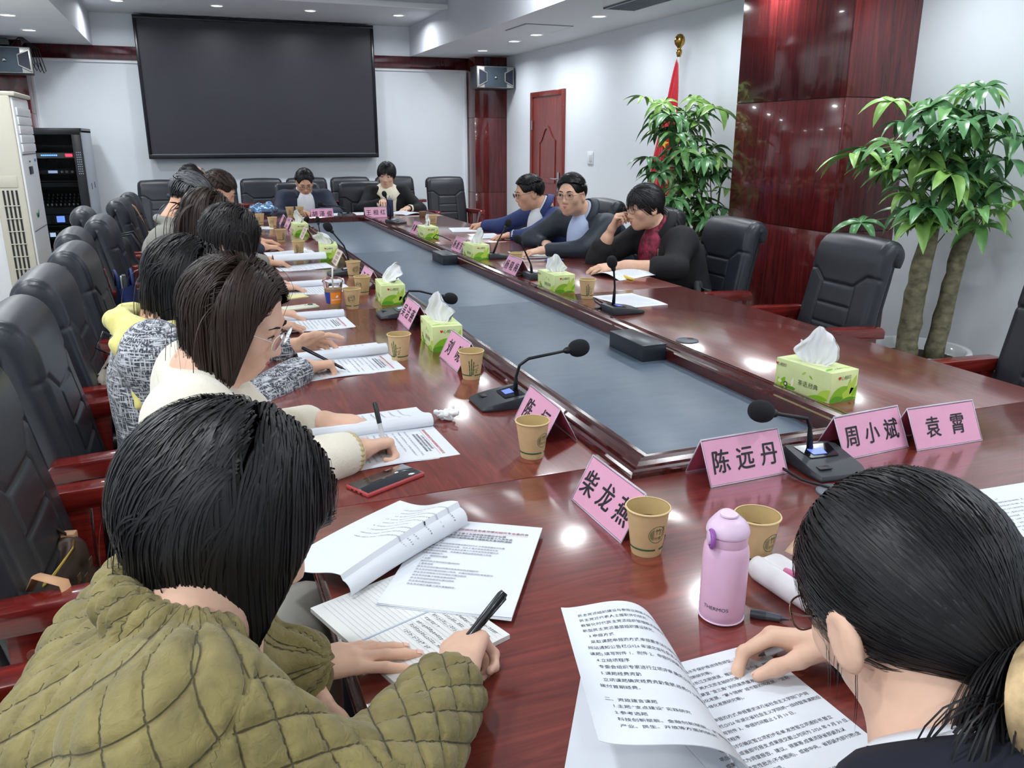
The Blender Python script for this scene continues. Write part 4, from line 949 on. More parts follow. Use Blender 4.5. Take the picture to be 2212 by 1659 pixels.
# ---------------------------------------------------------------- hands
FL = [(.043,.026,.021),(.047,.029,.022),(.043,.027,.021),(.034,.020,.018)]
def hand(v, W, d, n, right, curl=(.3,.4,.3), spread=.08, thumb=(.6,.75,.25,.15), sc=1., per=None, thumb_len=(.042,.031,.026)):
    d = nrm(d); n = nrm(np.asarray(n,float)-d*np.dot(n,d)); t = np.cross(n,d)*(-1 if right else 1); tips = []
    for i in range(4):
        off = .027-.0182*i; kd = (.086,.089,.084,.075)[i]
        K = W+(d*kd+t*off-n*(.004 if i in (1,2) else 0))*sc; B = W+(d*.008+t*off*.62)*sc
        v.cap(B, K, .0135*sc, .0108*sc, .014*sc); c = per[i] if per else curl; th = 0; p = K; dr = nrm(d+t*spread*(1.5-i))
        r = (.0092,.0096,.0090,.0078)[i]*sc
        for j in range(3):
            th += c[j]; q = p+(dr*math.cos(th)+n*math.sin(th))*FL[i][j]*sc; v.cap(p, q, r, r*(.93 if j < 2 else .82), .004*sc); r *= .93; p = q
        tips.append((p, nrm(dr*math.cos(th)+n*math.sin(th)), nrm(-n*math.cos(th)+dr*math.sin(th)), r))
    b = W+(d*.020+t*.020+n*.006)*sc; p = b; v.cap(W+(d*.01+t*.008)*sc, W+(d*.06+t*.012+n*.004)*sc, .016*sc, .012*sc, .014*sc)
    a1 = nrm(d*thumb[0]+t*thumb[1]+n*thumb[2]); a2 = nrm(d*(thumb[0]+.35)+t*(thumb[1]-.35)+n*(thumb[2]+thumb[3])); a3 = nrm(d*(thumb[0]+.45)+t*(thumb[1]-.55)+n*(thumb[2]+thumb[3]*1.6))
    for a,l,r0,r1 in ((a1,thumb_len[0],.0145,.0118),(a2,thumb_len[1],.0112,.0100),(a3,thumb_len[2],.0100,.0082)):
        q = p+a*l*sc; v.cap(p, q, r0*sc, r1*sc, .008*sc); p = q
    tips.append((p, a3, nrm(np.cross(a3, np.cross(-n,a3))), .008*sc)); return tips
def nails(root, tips, sc=1.):
    for p, d, up, r in tips:
        rt = np.cross(d, up); Rm = np.stack([rt, d, nrm(np.cross(rt,d))],1)
        g = G(); rows = []
        for i in range(5):
            u = i/4; row = []
            for j in range(5):
                w = (j/4*2-1); row.append(p+rt*w*r*.72*(1-.15*(u-.3)**2)+d*(-r*.55+u*r*1.45)+up*(r*(.93-.33*w*w)-r*.22*u*u+.0006))
            rows.append(row)
        g.grid(rows); g.obj('fingernail', nailm, root, smooth=True)
def ik(S, W, l1, l2, pole):
    v = W-S; D = np.linalg.norm(v); D2 = min(D,(l1+l2)*.999); u = v/(D+1e-9); a = (l1*l1-l2*l2+D2*D2)/(2*D2); h = math.sqrt(max(l1*l1-a*a,.0004))
    p = np.asarray(pole,float); p = nrm(p-u*np.dot(p,u)); return S+u*a+p*h
# ---------------------------------------------------------------- hair
def hair_mat(name, col, rough=.42):
    m = M(name, col, rough, spec=.35); nt = m.node_tree; b = nt.nodes['Principled BSDF']; at = nt.nodes.new('ShaderNodeAttribute'); at.attribute_name = 'tint'
    mx = nt.nodes.new('ShaderNodeMix'); mx.data_type = 'RGBA'; mx.inputs[6].default_value = (*[c*.55 for c in col],1); mx.inputs[7].default_value = (*[min(1,c*1.7+.004) for c in col],1)
    nt.links.new(at.outputs['Fac'], mx.inputs[0]); nt.links.new(mx.outputs[2], b.inputs['Base Color']); return m
hair_black = hair_mat('hair_black', (.010,.0095,.011)); hair_soft = hair_mat('hair_soft_black', (.016,.014,.014)); hair_brown = hair_mat('hair_dark_brown', (.030,.018,.014)); hair_brown2 = hair_mat('hair_brown', (.042,.026,.020)); hair_grey = hair_mat('hair_grey', (.16,.165,.175), .4); hair_men = hair_mat('hair_short_black', (.011,.011,.013), .4); hair_salt = hair_mat('hair_dark_salt', (.022,.022,.025), .4)
def hair(root, H, Rm, hs, mat, n=3000, L=.25, style='bob', part=.02, width=.0028, seed=1, steps=13, lift=(.004,.022), grav=.5, tie=None, hairline=(.10,.58), colliders=(), comb=None, bald=None, name='hair', lvar=.12, curl_in=.0, zmin=None, rootsel=None, hug=.9, wobble=.05, under=0, zcut=None, guard=0., gmax=.11):
    rg = np.random.default_rng(seed); Cn = A3(0,-.012,.030)*hs; Rd = A3(.078,.099,.089)*hs
    U = rg.normal(size=(n*7,3)); U /= np.linalg.norm(U,axis=1,keepdims=True)
    x, y, z = U.T; a, b = hairline
    ok = z > np.where(y > 0, a+b*y, -.10+.58*y)
    ok &= ~((np.abs(x) > .82) & (z < .0) & (y > -.25))
    if bald is not None: ok &= ~bald(x,y,z)
    if rootsel is not None: ok &= rootsel(x,y,z)
    U = U[ok][:n]; n = len(U); x, y, z = U.T
    lo_ = rg.uniform(*lift,size=n)*hs; lo_[:under] = lift[0]*hs*rg.random(under); q = U*(Rd+lo_[:,None]*.3)+Cn
    # clusters share a wobble
    nc = max(8,n//14); cl = np.argmin(((U[:,None,:]-U[rg.integers(0,n,nc)][None])**2).sum(2),1) if n*nc < 6e6 else rg.integers(0,nc,n); wob = rg.normal(size=(nc,3))*wobble
    g = Rm.T@A3(0,0,-1)
    sx = np.where(x > part, 1., -1.)
    if style == 'bob' or style == 'long': v = np.stack([sx*.9*np.clip(1+y,.25,1),-.15*np.ones(n)-.55*(y < -.1),.1-.5*(y < -.3)],1)
    elif style == 'fringe': v = np.stack([.25*(x-part)*4, .9*np.ones(n), .1*np.ones(n)],1)
    elif style == 'pony': v = (np.asarray(tie)-q)
    else:
        c = A3(.35,.8,.1) if comb is None else np.asarray(comb,float); v = np.tile(c,(n,1)); v = v*(z > .3)[:,None]+np.stack([sx*.15,-.15*np.ones(n)+.2*y,-.8*np.ones(n)],1)*(z <= .3)[:,None]
    v += rg.normal(size=(n,3))*.05+wob[cl]; v /= np.linalg.norm(v,axis=1,keepdims=True)
    Ls = L*(1-lvar*rg.random(n))*hs; P = [q.copy()]; tied = np.zeros(n,bool)
    zc = None if zcut is None else zcut+rg.normal(size=n)*.006
    for k in range(steps):
        ds = (Ls/steps)[:,None]
        if zc is not None: ds = ds*(((q@Rm.T+H)[:,2] > zc)[:,None])
        if style == 'pony':
            w = np.asarray(tie)-q; dist = np.linalg.norm(w,axis=1,keepdims=True); step = np.minimum(dist*.9/(steps-k)*1.6, dist*.95); tgt = w/(dist+1e-9); v = .35*v+.65*tgt; v /= np.linalg.norm(v,axis=1,keepdims=True)+1e-9; q = q+v*step
            if k == steps-1: q = q*.3+np.asarray(tie)*.7+rg.normal(size=(n,3))*.006
        else:
            gk = grav*(.35+.9*k/steps); v = v*(1-gk*.55)+g*gk+wob[cl]*.06
            if curl_in and k > steps*.6:
                c = -(q-Cn); c = c-g*(c@g)[:,None]; v = v+curl_in*c/(np.linalg.norm(c,axis=1,keepdims=True)+1e-9)
            nn_ = (q-Cn)/Rd**2; nn_ /= np.linalg.norm(nn_,axis=1,keepdims=True)+1e-9; kk_ = np.linalg.norm((q-Cn)/(Rd+lo_[:,None]),axis=1); o_ = np.maximum((v*nn_).sum(1),0)*(kk_ < 1.08); v = v-nn_*(o_*hug)[:,None]
            v /= np.linalg.norm(v,axis=1,keepdims=True)+1e-9; q = q+v*ds
        for (cc, cr) in [(Cn,Rd),(A3(0,.012,-.04)*hs, A3(.066,.080,.075)*hs)][:(2 if style in ('bob','long') else 1)]:
            r = cr+lo_[:,None]; d = (q-cc)/r; kk = np.linalg.norm(d,axis=1,keepdims=True); m = (kk < 1)[:,0]; q[m] = (cc+d/kk*r)[m]
        if guard and style in ('bob','long'):
            gx = guard*np.clip((q[:,1]-.015)/.035,0,1)*np.clip((.085*hs-q[:,2])/.03,0,1); q[:,0] = np.where(q[:,0] >= 0,1,-1)*np.maximum(np.abs(q[:,0]),gx); q[:,1] = np.where(q[:,2] < .06,np.minimum(q[:,1],gmax),q[:,1])
        if len(colliders):
            Wp = q@Rm.T+H
            for cc, cr in colliders:
                d = Wp-cc; kk = np.linalg.norm(d,axis=1,keepdims=True); m = (kk < cr)[:,0]; Wp[m] = (cc+d/kk*cr)[m]
            q = (Wp-H)@Rm
        P.append(q.copy())
    P = np.stack(P,1)@Rm.T+H; Tn = np.gradient(P,axis=1); out = P-(H+Rm@Cn); sd = np.cross(Tn,out); sd /= np.linalg.norm(sd,axis=2,keepdims=True)+1e-9
    sd += rg.normal(size=(n,1,3))*.05; m = P.shape[1]; tw = np.ones(m); tw[-1] = .15; tw[-2] = .6; tw[0] = .7
    wd_ = width*hs*rg.uniform(.6,1.25,size=(n,1,1))*np.where(np.arange(n) < under, 2.4, 1.)[:,None,None]*tw[None,:,None]*.5
    V = np.stack([P-sd*wd_, P+sd*wd_],2).reshape(-1,3); base = (np.arange(n)*m*2)[:,None]+2*np.arange(m-1)[None]
    F = np.stack([base,base+1,base+3,base+2],2).reshape(-1,4); me = npmesh(name, V, F, mat, True)
    at = me.attributes.new('tint','FLOAT','POINT'); at.data.foreach_set('value', np.repeat(np.clip(rg.normal(.35,.12,n),0,1),m*2).astype(np.float32))
    o = link(name, me, root); o['kind'] = 'stuff'; return o
def scalp(root, H, Rm, hs, mat, cut=.016, bald=None, infl=.004, low=-.03):
    v = Vol(.006); P = lambda *p: H+Rm@(A3(*p)*hs)
    v.ell(P(0,-.012,.030),(A3(.075,.096,.086)+infl)*hs,Rm,.01); v.ell(P(0,.136,-.004),A3(.080,.098,.102)*hs,Rm,.01,True); v.plane(P(0,0,low),Rm@A3(0,.42,-1),.01)
    for s in (-1,1): v.ell(P(s*.08,.02,-.03),A3(.04,.035,.045)*hs,Rm,.01,True)
    if bald: v.ell(P(*bald[0]),A3(*bald[1])*hs,Rm,.01,True)
    V,F = v.mesh(); o = link('hair_base', npmesh('hair_base',V,F,mat), root); return o
def collar_mesh(root, name, mat, cb, f2, r2, nd, cr, amax, prof, ext):
    rows = []
    for k in range(33):
        d = -amax+2*amax*k/32; a = math.radians(d); fe = max(0,(abs(d)-amax+42)/42)**1.5; row = []
        for j,(o,z) in enumerate(prof):
            w = j/(len(prof)-1); p = cb+(-f2*math.cos(a)+r2*math.sin(a))*(cr+o+.35*ext*fe*w)+nd*(z+.010*math.cos(a)-ext*fe*w*w); row.append(p)
        rows.append(row)
    g = G(); g.grid(rows); o = g.obj(name, mat, root, smooth=True); m = o.modifiers.new('solid','SOLIDIFY'); m.thickness = .003; m.offset = 0; return o
# ---------------------------------------------------------------- clothed seated figure
def cloth_disp(V, F, seed, amp, freq, it=1):
    N = vnormals(V,F); return V+N*(amp*wave(V,seed,freq)+amp*.5*wave(V,seed+9,freq*2.3))[:,None]
def person(label, c):
    """c: dict of world joints; builds body (one mesh), clothing, hair, face parts"""
    face = c['face']; fr = frame(face,0); rt, fw = fr[:,0], fr[:,1]; up = A3(0,0,1); pel, neck, H = (A3(*c[k]) for k in ('pel','neck','head')); hs = c.get('hs',1.); fem = c.get('fem',True); near = c.get('res',.012)
    root = thing('person', label, 'person', (0,0,0)); ox = A3(*c.get('org',(pel[0],pel[1],0))); 
    sw = c.get('sw',.165 if fem else .19); drop = c.get('drop',.055); sk = skins[c.get('skin','light')]
    S = {1: neck+rt*sw-up*drop+fw*c.get('sf',.0), -1: neck-rt*sw-up*drop+fw*c.get('sf',.0)}
    for s,k in ((1,'rs'),(-1,'ls')):
        if k in c: S[s] = A3(*c[k])
    Wr = {1: A3(*c['rw']), -1: A3(*c['lw'])}; El = {}
    for s,k in ((1,'re'),(-1,'le')):
        El[s] = A3(*c[k]) if k in c else ik(S[s],Wr[s],c.get('l1',.275),c.get('l2',.25),c.get('rp' if s > 0 else 'lp', rt*s*.7-up*.8-fw*.2))
    # --- skin: head, neck, hands joined into one mesh
    Rm = frame(*c['hdir']); vh = Vol(c.get('hres',.006)); P = head_prims(vh,H,Rm,hs,fem,neck,c.get('ear',(.077,1.)))
    vh.cap(neck-up*.02+fw*.01, neck-up*.10, .06, .07, .04)
    Vs, Fs = [], []; V,F = vh.mesh(); V = relax(V,F,1,.3); Vs.append(V); Fs.append(F); n0 = len(V); tips = {}
    for s,k in ((1,'rh'),(-1,'lh')):
        if c.get(k) is None: continue
        h = dict(c[k]); vv = Vol(c.get('handres',.0045)); d = h.pop('d'); nn = h.pop('n'); W = Wr[s]
        tips[s] = hand(vv, W, d, nn, s > 0, **h); u = nrm(El[s]-W); vv.cap(W+nrm(d)*.01, W+u*.075, .021, .027, .02); vv.cap(W+u*.06, El[s], .025, .03, .02); vv.cap(El[s], S[s], .03, .034, .02); vv.cap(S[s], neck-up*.05, .034, .04, .02)
        if c.get('bare') and s in c['bare']: vv.cap(W+u*.05, El[s], .026, .042, .03)
        V,F = vv.mesh(); Vs.append(V); Fs.append(F+n0); n0 += len(V)
    body = link('body', npmesh('body', np.concatenate(Vs), np.concatenate(Fs), sk), root)
    if c.get('nails'):
        for s in tips: nails(root, tips[s])
    # --- upper garment
    t = c.get('thick',0.); v = Vol(near); ch = pel*.38+neck*.62-fw*.01; wa = pel*.72+neck*.28-fw*c.get('belly',-.01)
    bw = c.get('bulk',1.)
    v.cap(pel+rt*.085*bw, pel-rt*.085*bw, .125*bw+t, k=.06); v.cap(wa+rt*.07*bw, wa-rt*.07*bw, .118*bw+t, k=.06); v.cap(ch+rt*.085*bw, ch-rt*.085*bw, .118*bw+t, k=.07)
    for s in (1,-1):
        v.cap(pel+rt*s*.07*bw, ch+rt*s*.08*bw, .115*bw+t, .112*bw+t, .06)
        v.cap(ch+rt*s*.07*bw+up*.05, S[s]-rt*s*.03, .09*bw+t, .066+t, .06)
        v.cap(neck-up*.045-fw*.02, S[s], .046+t, .062+t, .05)
        ar = c.get('ar',1.); v.cap(S[s], El[s], .066*ar+t, .054*ar+t, .045)
        u = nrm(Wr[s]-El[s]); Ln = np.linalg.norm(Wr[s]-El[s]); cut = c.get('rcuff' if s > 0 else 'lcuff', c.get('cuff',.03))
        if c.get('bare') and s in c['bare']: v.cap(El[s]-u*.02, El[s]+u*c['bare'][s], .052*ar+t, .056*ar+t, .03)
        else: v.cap(El[s], Wr[s]-u*cut, .053*ar+t, .037*ar+t, .03)
    if fem: 
        for s in (1,-1): v.ell(ch+rt*s*.065+fw*.085-up*.005,(.07,.06,.07),fr,.05)
    if c.get('collar') is not None:
        cr, ch_, tl = c['collar']          # radius, height, tube
        nd = nrm(H-neck)
        for k in range(10):
            a0, a1 = [math.radians(-120+240*(k+j)/10) for j in (0,1)]
            q = lambda a: neck+(-fw*math.cos(a)+rt*math.sin(a))*cr+up*(ch_*math.cos(a*.75)-.0)
            v.cap(q(a0),q(a1),tl,k=.012)
    if c.get('open'):                       # carved V opening down the front
        ow, ol = c['open']
        for j in range(9):
            q_ = j/8; pc = neck+fw*(.06+.09*q_)-up*(.01+ol*q_); v.cap(pc-fw*.02, pc+fw*.10, ow*(1-q_)+.006, k=.008, neg=True)
    V,F = v.mesh(); V = relax(V,F,1,.4); V = cloth_disp(V,F,c.get('seed',1),c.get('wr',.005),c.get('wf',28))
    if c.get('post'): V = c['post'](V,F,dict(S=S,El=El,Wr=Wr,pel=pel,neck=neck,fw=fw,rt=rt))
    me = npmesh(c.get('topname','jacket'),V,F,c['top'])
    if c.get('attr') is not None: c['attr'](me,V,F,dict(S=S,El=El,Wr=Wr,pel=pel,neck=neck,fw=fw,rt=rt))
    top = link(c.get('topname','jacket'), me, root)
    hb = P(0,-.022,-.055); nd = nrm(hb-neck); f2 = nrm(fw-nd*np.dot(fw,nd)); r2 = np.cross(f2,nd); cb = neck+(hb-neck)*.22
    if c.get('shirt') is not None:
        v = Vol(max(near*.7,.007)); cc = neck-up*.15+fw*.045; v.ell(cc,(.10,.085,.17),fr,.03); v.cap(neck-up*.05,cb,.064,.062,.03); cr = .0645 if not fem else .058
        V,F = v.mesh(); link('shirt', npmesh('shirt',V,F,c['shirt']), root)
        collar_mesh(root,'shirt_collar',c['shirt'],cb,f2,r2,nd,cr+.002,172,[(-.004,-.01),(-.001,.016),(.004,.020),(.008,.014),(.016,-.010)],.026)
    if c.get('jcol'):
        collar_mesh(root,'collar',c['top'],cb-f2*.004,f2,r2,nd,.074+t,148,[(-.002,-.03),(.0,.002),(.005,.010),(.012,.004),(.026,-.018),(.034,-.034)],.02)
    if c.get('cuffm') is not None:
        for s in (1,-1):
            if c.get('bare') and s in c['bare']: continue
            u = nrm(Wr[s]-El[s]); a = Wr[s]-u*(c.get('cuff',.03)+.004); G().tube([a-u*.02,a+u*.012,a+u*.020],[.037+t,.0375+t,.034+t],16).obj('shirt_cuff', c['cuffm'], root, smooth=True)
    # --- lower garment
    v = Vol(.02); kn = c.get('knees'); 
    for s in (1,-1):
        hip = pel+rt*s*.09-up*.02; k_ = hip+fw*.42+rt*s*.02-up*.02; an = A3(k_[0],k_[1],.10)-fw*.02
        if kn: k_ = A3(*kn[0 if s > 0 else 1]); an = A3(k_[0],k_[1],.10)
        v.cap(hip,k_,.092,.068,.05); v.cap(k_,an,.066,.05,.03); v.cap(an,A3(an[0],an[1],.05)+fw*.14,.045,.04,.02)
    v.plane((0,0,.006),(0,0,-1))
    V,F = v.mesh(); V = cloth_disp(V,F,5,.004,26); link(c.get('botname','trousers'), npmesh('trousers',V,F,c.get('bottom',M('dark_trousers', srgb(34,36,44), .8, bump=.2, bscale=300))), root)
    return root, H, Rm, hs, P
# ================================================================ FABRICS
def attr_quilt():
    m = M('olive_quilted_cotton', srgb(128,116,70), .75, sheen=.15); nt = m.node_tree; L = nt.links.new; b = nt.nodes['Principled BSDF']
    at = nt.nodes.new('ShaderNodeAttribute'); at.attribute_name = 'quv'; sp = nt.nodes.new('ShaderNodeSeparateXYZ'); L(at.outputs['Vector'], sp.inputs[0])
    def mth(op, a, bb=None, c=None):
        n = nt.nodes.new('ShaderNodeMath'); n.operation = op
        for i,q in enumerate((a,bb,c)):
            if q is None: continue
            if isinstance(q,(int,float)): n.inputs[i].default_value = q
            else: L(q, n.inputs[i])
        return n.outputs[0]
    ds = []
    for k in (0,1): ds.append(mth('ABSOLUTE', mth('SUBTRACT', mth('FRACT', sp.outputs[k]), .5)))
    dd = mth('MAXIMUM', ds[0], ds[1])                      # .5 on a stitch line
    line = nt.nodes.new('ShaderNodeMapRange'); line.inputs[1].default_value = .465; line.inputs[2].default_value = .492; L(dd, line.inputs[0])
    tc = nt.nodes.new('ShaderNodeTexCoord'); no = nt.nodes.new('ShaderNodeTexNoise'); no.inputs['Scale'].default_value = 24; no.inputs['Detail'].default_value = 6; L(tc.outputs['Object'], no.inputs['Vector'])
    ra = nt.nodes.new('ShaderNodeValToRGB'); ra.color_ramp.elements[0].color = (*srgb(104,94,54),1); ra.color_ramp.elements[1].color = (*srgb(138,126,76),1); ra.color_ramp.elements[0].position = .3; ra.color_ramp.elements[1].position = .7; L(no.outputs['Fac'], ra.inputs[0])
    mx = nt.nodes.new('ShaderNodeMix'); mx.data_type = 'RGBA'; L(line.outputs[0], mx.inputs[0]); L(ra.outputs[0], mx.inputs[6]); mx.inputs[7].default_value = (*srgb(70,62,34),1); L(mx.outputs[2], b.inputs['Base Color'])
    n2 = nt.nodes.new('ShaderNodeTexNoise'); n2.inputs['Scale'].default_value = 70; n2.inputs['Detail'].default_value = 3; n2.inputs['Distortion'].default_value = 1.5; L(tc.outputs['Object'], n2.inputs['Vector'])
    h = mth('SUBTRACT', mth('MULTIPLY', n2.outputs['Fac'], .6), mth('MULTIPLY', line.outputs[0], 1.2)); bp = nt.nodes.new('ShaderNodeBump'); bp.inputs['Strength'].default_value = .55; bp.inputs['Distance'].default_value = .006; L(h, bp.inputs['Height']); L(bp.outputs[0], b.inputs['Normal'])
    return m
def tweed(name, c0, c1, sc=120):
    m = M(name, c0, .9, sheen=.1); nt = m.node_tree; L = nt.links.new; b = nt.nodes['Principled BSDF']; tc = nt.nodes.new('ShaderNodeTexCoord'); outs = []
    for st in ((1,1,.12),(.12,.12,1)):
        mp = nt.nodes.new('ShaderNodeMapping'); mp.inputs['Scale'].default_value = st; mp.inputs['Rotation'].default_value = (.3,.2,.2); L(tc.outputs['Object'], mp.inputs['Vector'])
        n = nt.nodes.new('ShaderNodeTexNoise'); n.inputs['Scale'].default_value = sc; n.inputs['Detail'].default_value = 2; L(mp.outputs[0], n.inputs['Vector']); outs.append(n.outputs['Fac'])
    mx = nt.nodes.new('ShaderNodeMath'); mx.operation = 'MAXIMUM'; L(outs[0],mx.inputs[0]); L(outs[1],mx.inputs[1])
    ra = nt.nodes.new('ShaderNodeValToRGB'); e = ra.color_ramp.elements; e[0].position = .50; e[0].color = (*c0,1); e[1].position = .64; e[1].color = (*c1,1); L(mx.outputs[0],ra.inputs[0]); L(ra.outputs[0],b.inputs['Base Color'])
    bp = nt.nodes.new('ShaderNodeBump'); bp.inputs['Strength'].default_value = .5; bp.inputs['Distance'].default_value = .002; L(mx.outputs[0],bp.inputs['Height']); L(bp.outputs[0],b.inputs['Normal']); return m
olive = attr_quilt(); cream = M('cream_wool_knit', srgb(230,224,206), .95, sheen=.4, var=.05, vscale=20, bump=.5, bscale=260); ribm = M('tan_rib_knit', srgb(196,178,138), .9)
tweedm = tweed('grey_tweed', srgb(62,66,76), srgb(206,210,216), 240); yellow = M('yellow_knit_scarf', srgb(236,226,140), .9, sheen=.3, bump=.7, bscale=150, var=.06, vscale=30)
navy = M('navy_cotton', srgb(36,46,66), .7, bump=.15, bscale=200, var=.1, vscale=12); navy2 = M('dark_navy_shell', srgb(34,44,56), .55, bump=.12, bscale=200, var=.08, vscale=12); blue = M('bright_navy_jacket', srgb(34,52,104), .65, bump=.12, bscale=200, var=.08, vscale=12)
greyj = M('stone_grey_cotton', srgb(142,140,132), .8, bump=.2, bscale=220, var=.06, vscale=12); blackj = M('black_blazer_cloth', srgb(26,26,30), .85, bump=.3, bscale=260, stretch=(1,1,.15)); whitesh = M('white_shirt_cotton', srgb(224,226,232), .7); bluesh = M('pale_blue_shirt', srgb(176,192,224), .7)
palebl = M('pale_blue_knit', srgb(176,186,200), .85, bump=.3, bscale=200); blackk = M('black_knit', srgb(20,20,24), .85); creamc = M('cream_collar_cloth', srgb(232,226,204), .75); navy3 = M('midnight_wool', srgb(24,26,40), .9); satin = M('grey_satin', srgb(138,136,130), .28, sheen=.2, var=.08, vscale=10)
redblk = M('red_black_floral', srgb(120,26,54), .6, var=.9, vscale=38)
gold_f = M('thin_gold_frame', srgb(120,96,80), .3, metal=1); silv_f = M('thin_silver_frame', srgb(120,120,130), .3, metal=1); dark_f = M('dark_thin_frame', srgb(50,40,44), .35)
clear_f = M('clear_plastic_frame', srgb(215,205,205), .15, coat=.5)
FLAT = dict(d=(1,.12,-.12), n=(0,0,-1), curl=(.10,.10,.08), spread=.05)
def grip(d, n=(0,0,-1), **k): return dict(d=d, n=n, per=((.95,1.15,.6),(1.1,1.3,.7),(1.25,1.4,.8),(1.3,1.4,.8)), thumb=(.75,.45,.55,.25), **k)
def relaxd(d, n=(0,0,-1), c=(.35,.45,.3), **k): return dict(d=d, n=n, curl=c, **k)
# ---------------------------------------------------------------- quilting of the olive jacket
def seg(V,a,b): v = b-a; t = np.clip((V-a)@v/(v@v),0,1); return t, np.linalg.norm(V-a-t[:,None]*v,axis=1)
def quilt_uv(V,J):
    ax = nrm(J['neck']-J['pel']); rt = J['rt']; bk = -nrm(J['fw']-ax*np.dot(J['fw'],ax)); d = V-J['pel']; h = d@ax
    U = np.stack([np.arctan2(d@rt, d@bk)*.165, h],1); arm = np.zeros(len(V),bool)
    for s in (1,-1):
        for k,(a,b,off) in enumerate(((J['S'][s],J['El'][s],0),(J['El'][s],J['Wr'][s],.26))):
            t, dist = seg(V,a,b); e = nrm(b-a); x = nrm(np.cross(e,A3(0,0,1))); y = np.cross(e,x); q = V-a
            m = (dist < .105) & ((t > .12) if k == 0 else (t > .04))
            U[m] = np.stack([np.arctan2(q@y,q@x)*.062, off+t*np.linalg.norm(b-a)],1)[m]; arm |= m
    p = U[:,0]/.043+U[:,1]/.058; q = U[:,0]/.043-U[:,1]/.058; return np.stack([p,q],1)
def quilt_post(V,F,J):
    Q = quilt_uv(V,J); N = vnormals(V,F); fr_ = lambda a: np.abs(np.mod(a,1)-.5)
    d = np.maximum(fr_(Q[:,0]),fr_(Q[:,1])); puff = .0038*(1-(d/.5)**3)-.004*np.exp(-((.5-d)/.07)**2)
    return V+N*(puff+.0022*wave(V,31,95))[:,None]
def quilt_attr(me,V,F,J):
    Q = quilt_uv(V,J); a = me.attributes.new('quv','FLOAT_VECTOR','POINT'); a.data.foreach_set('vector', np.c_[Q,np.zeros(len(Q))].astype(np.float32).ravel())

# ================================================================ PEOPLE
# -- olive quilted jacket, near corner
r_,H,Rm,hs,P = person('person with a black bob in an olive quilted jacket writing in a notebook', dict(face=-10, pel=(-.20,.88,.54), neck=(-.045,.872,.950), head=(.0,.920,1.026), hdir=(0,32,3), rw=(.250,.850,.797), lw=(.062,.950,.792),
    rs=(-.06,.69,.915), ls=(-.03,1.04,.92), re=(.09,.645,.815), le=(-.09,1.03,.735), res=.0055, hres=.005, handres=.0032, top=olive, topname='quilted_jacket', thick=.012, wr=.006, wf=20, seed=3, cuff=.045, ar=1.12, bulk=1.0, post=quilt_post, attr=quilt_attr, collar=(.072,.036,.024), nails=True,
    lh=dict(d=(1,.10,-.10), n=(0,0,-1), per=((.12,.10,.10),(.06,.08,.06),(.08,.08,.06),(.12,.12,.08)), spread=.10, thumb=(.25,1.05,.45,.1), sc=.90), lcuff=.0, rh=grip((.42,.86,-.05),(.45,-.15,-.9)), bottom=satin, botname='satin_skirt', knees=((.18,.92,.59),(.11,1.32,.62))))
scalp(r_,H,Rm,hs,hair_black)
sh = [(A3(-.06,.69,.915),.09),(A3(-.03,1.04,.92),.09)]
hair(r_,H,Rm,hs,hair_black,13000,.40,'bob',part=-.05,width=.0025,seed=4,steps=24,lift=(.018,.029),grav=.62,curl_in=.0,under=900,zcut=.882,guard=.066,gmax=.075,colliders=sh,hairline=(.12,.55))
G().tube([(.232,.818,.822),(.236,.815,.828)],.011,16).obj('snap_button', M('bronze_snap', srgb(132,112,78), .35, metal=.8), r_, smooth='auto')
# -- near end, tied back hair
r_,H,Rm,hs,P = person('person with tied back black hair in a navy jacket writing at the near table end', dict(face=102, pel=(.66,.10,.54), neck=(.585,.415,.920), head=(.604,.512,1.018), ear=(.088,.98), hdir=(90,31,2), rw=(.750,.725,.80), lw=(.44,.40,.76), lp=(-.6,-.6,-.6), rp=(1,-.2,-.6), res=.010, hres=.0045, handres=.0032, top=navy3, topname='jacket', thick=.006, collar=(.072,.030,.020),
    rh=dict(d=(-.75,.62,-.05), n=(-.25,-.45,-.85), per=((.55,.75,.45),(.7,.8,.5),(.9,1.0,.6),(1.0,1.1,.6)), thumb=(.8,.5,.4,.2)), lh=relaxd((.2,1,-.1)), nails=True, skin='light', sw=.17))
scalp(r_,H,Rm,hs,hair_black,low=-.045)
tie = A3(.0,-.110,-.070)
hair(r_,H,Rm,hs,hair_black,10000,.2,'pony',width=.0016,seed=8,steps=12,lift=(.004,.016),tie=tie,hairline=(.10,.52))
hair(r_,H,Rm,hs,hair_black,40,.17,'bob',part=0,width=.0009,seed=9,steps=14,lift=(.004,.012),grav=.5,hairline=(.02,.40),rootsel=lambda x,y,z:(np.abs(x) > .55)&(y > .1),name='loose_strands')
hair(r_,H+Rm@(tie*1.02),Rm,.36,hair_black,600,.75,'bob',part=0,width=.005,seed=10,steps=12,lift=(.0,.02),grav=.95,hairline=(-2,0),name='ponytail')
G().lathe([(.045+.012*math.cos(a),.018*math.sin(a)) for a in np.linspace(0,2*math.pi,14)],40).obj('scrunchie', M('scarf_scrunchie', srgb(198,170,128), .7, var=.75, vscale=26, bump=.4, bscale=40), r_, smooth=True, loc=H+Rm@A3(0,-.128,-.082), rot=(math.radians(70),.2,.2))
face_parts(r_,P,hs,Rm,True,gold_f)
nk = A3(.585,.415,.920); hb = P(0,-.022,-.055); nd = nrm(hb-nk); f2 = frame(102,0)[:,1]; f2 = nrm(f2-nd*np.dot(f2,nd)); r2 = np.cross(f2,nd)
collar_mesh(r_,'shirt_collar',whitesh,nk+(hb-nk)*.10,f2,r2,nd,.070,150,[(-.008,-.02),(-.004,.010),(.0,.016),(.008,.010),(.016,-.004)],.0)
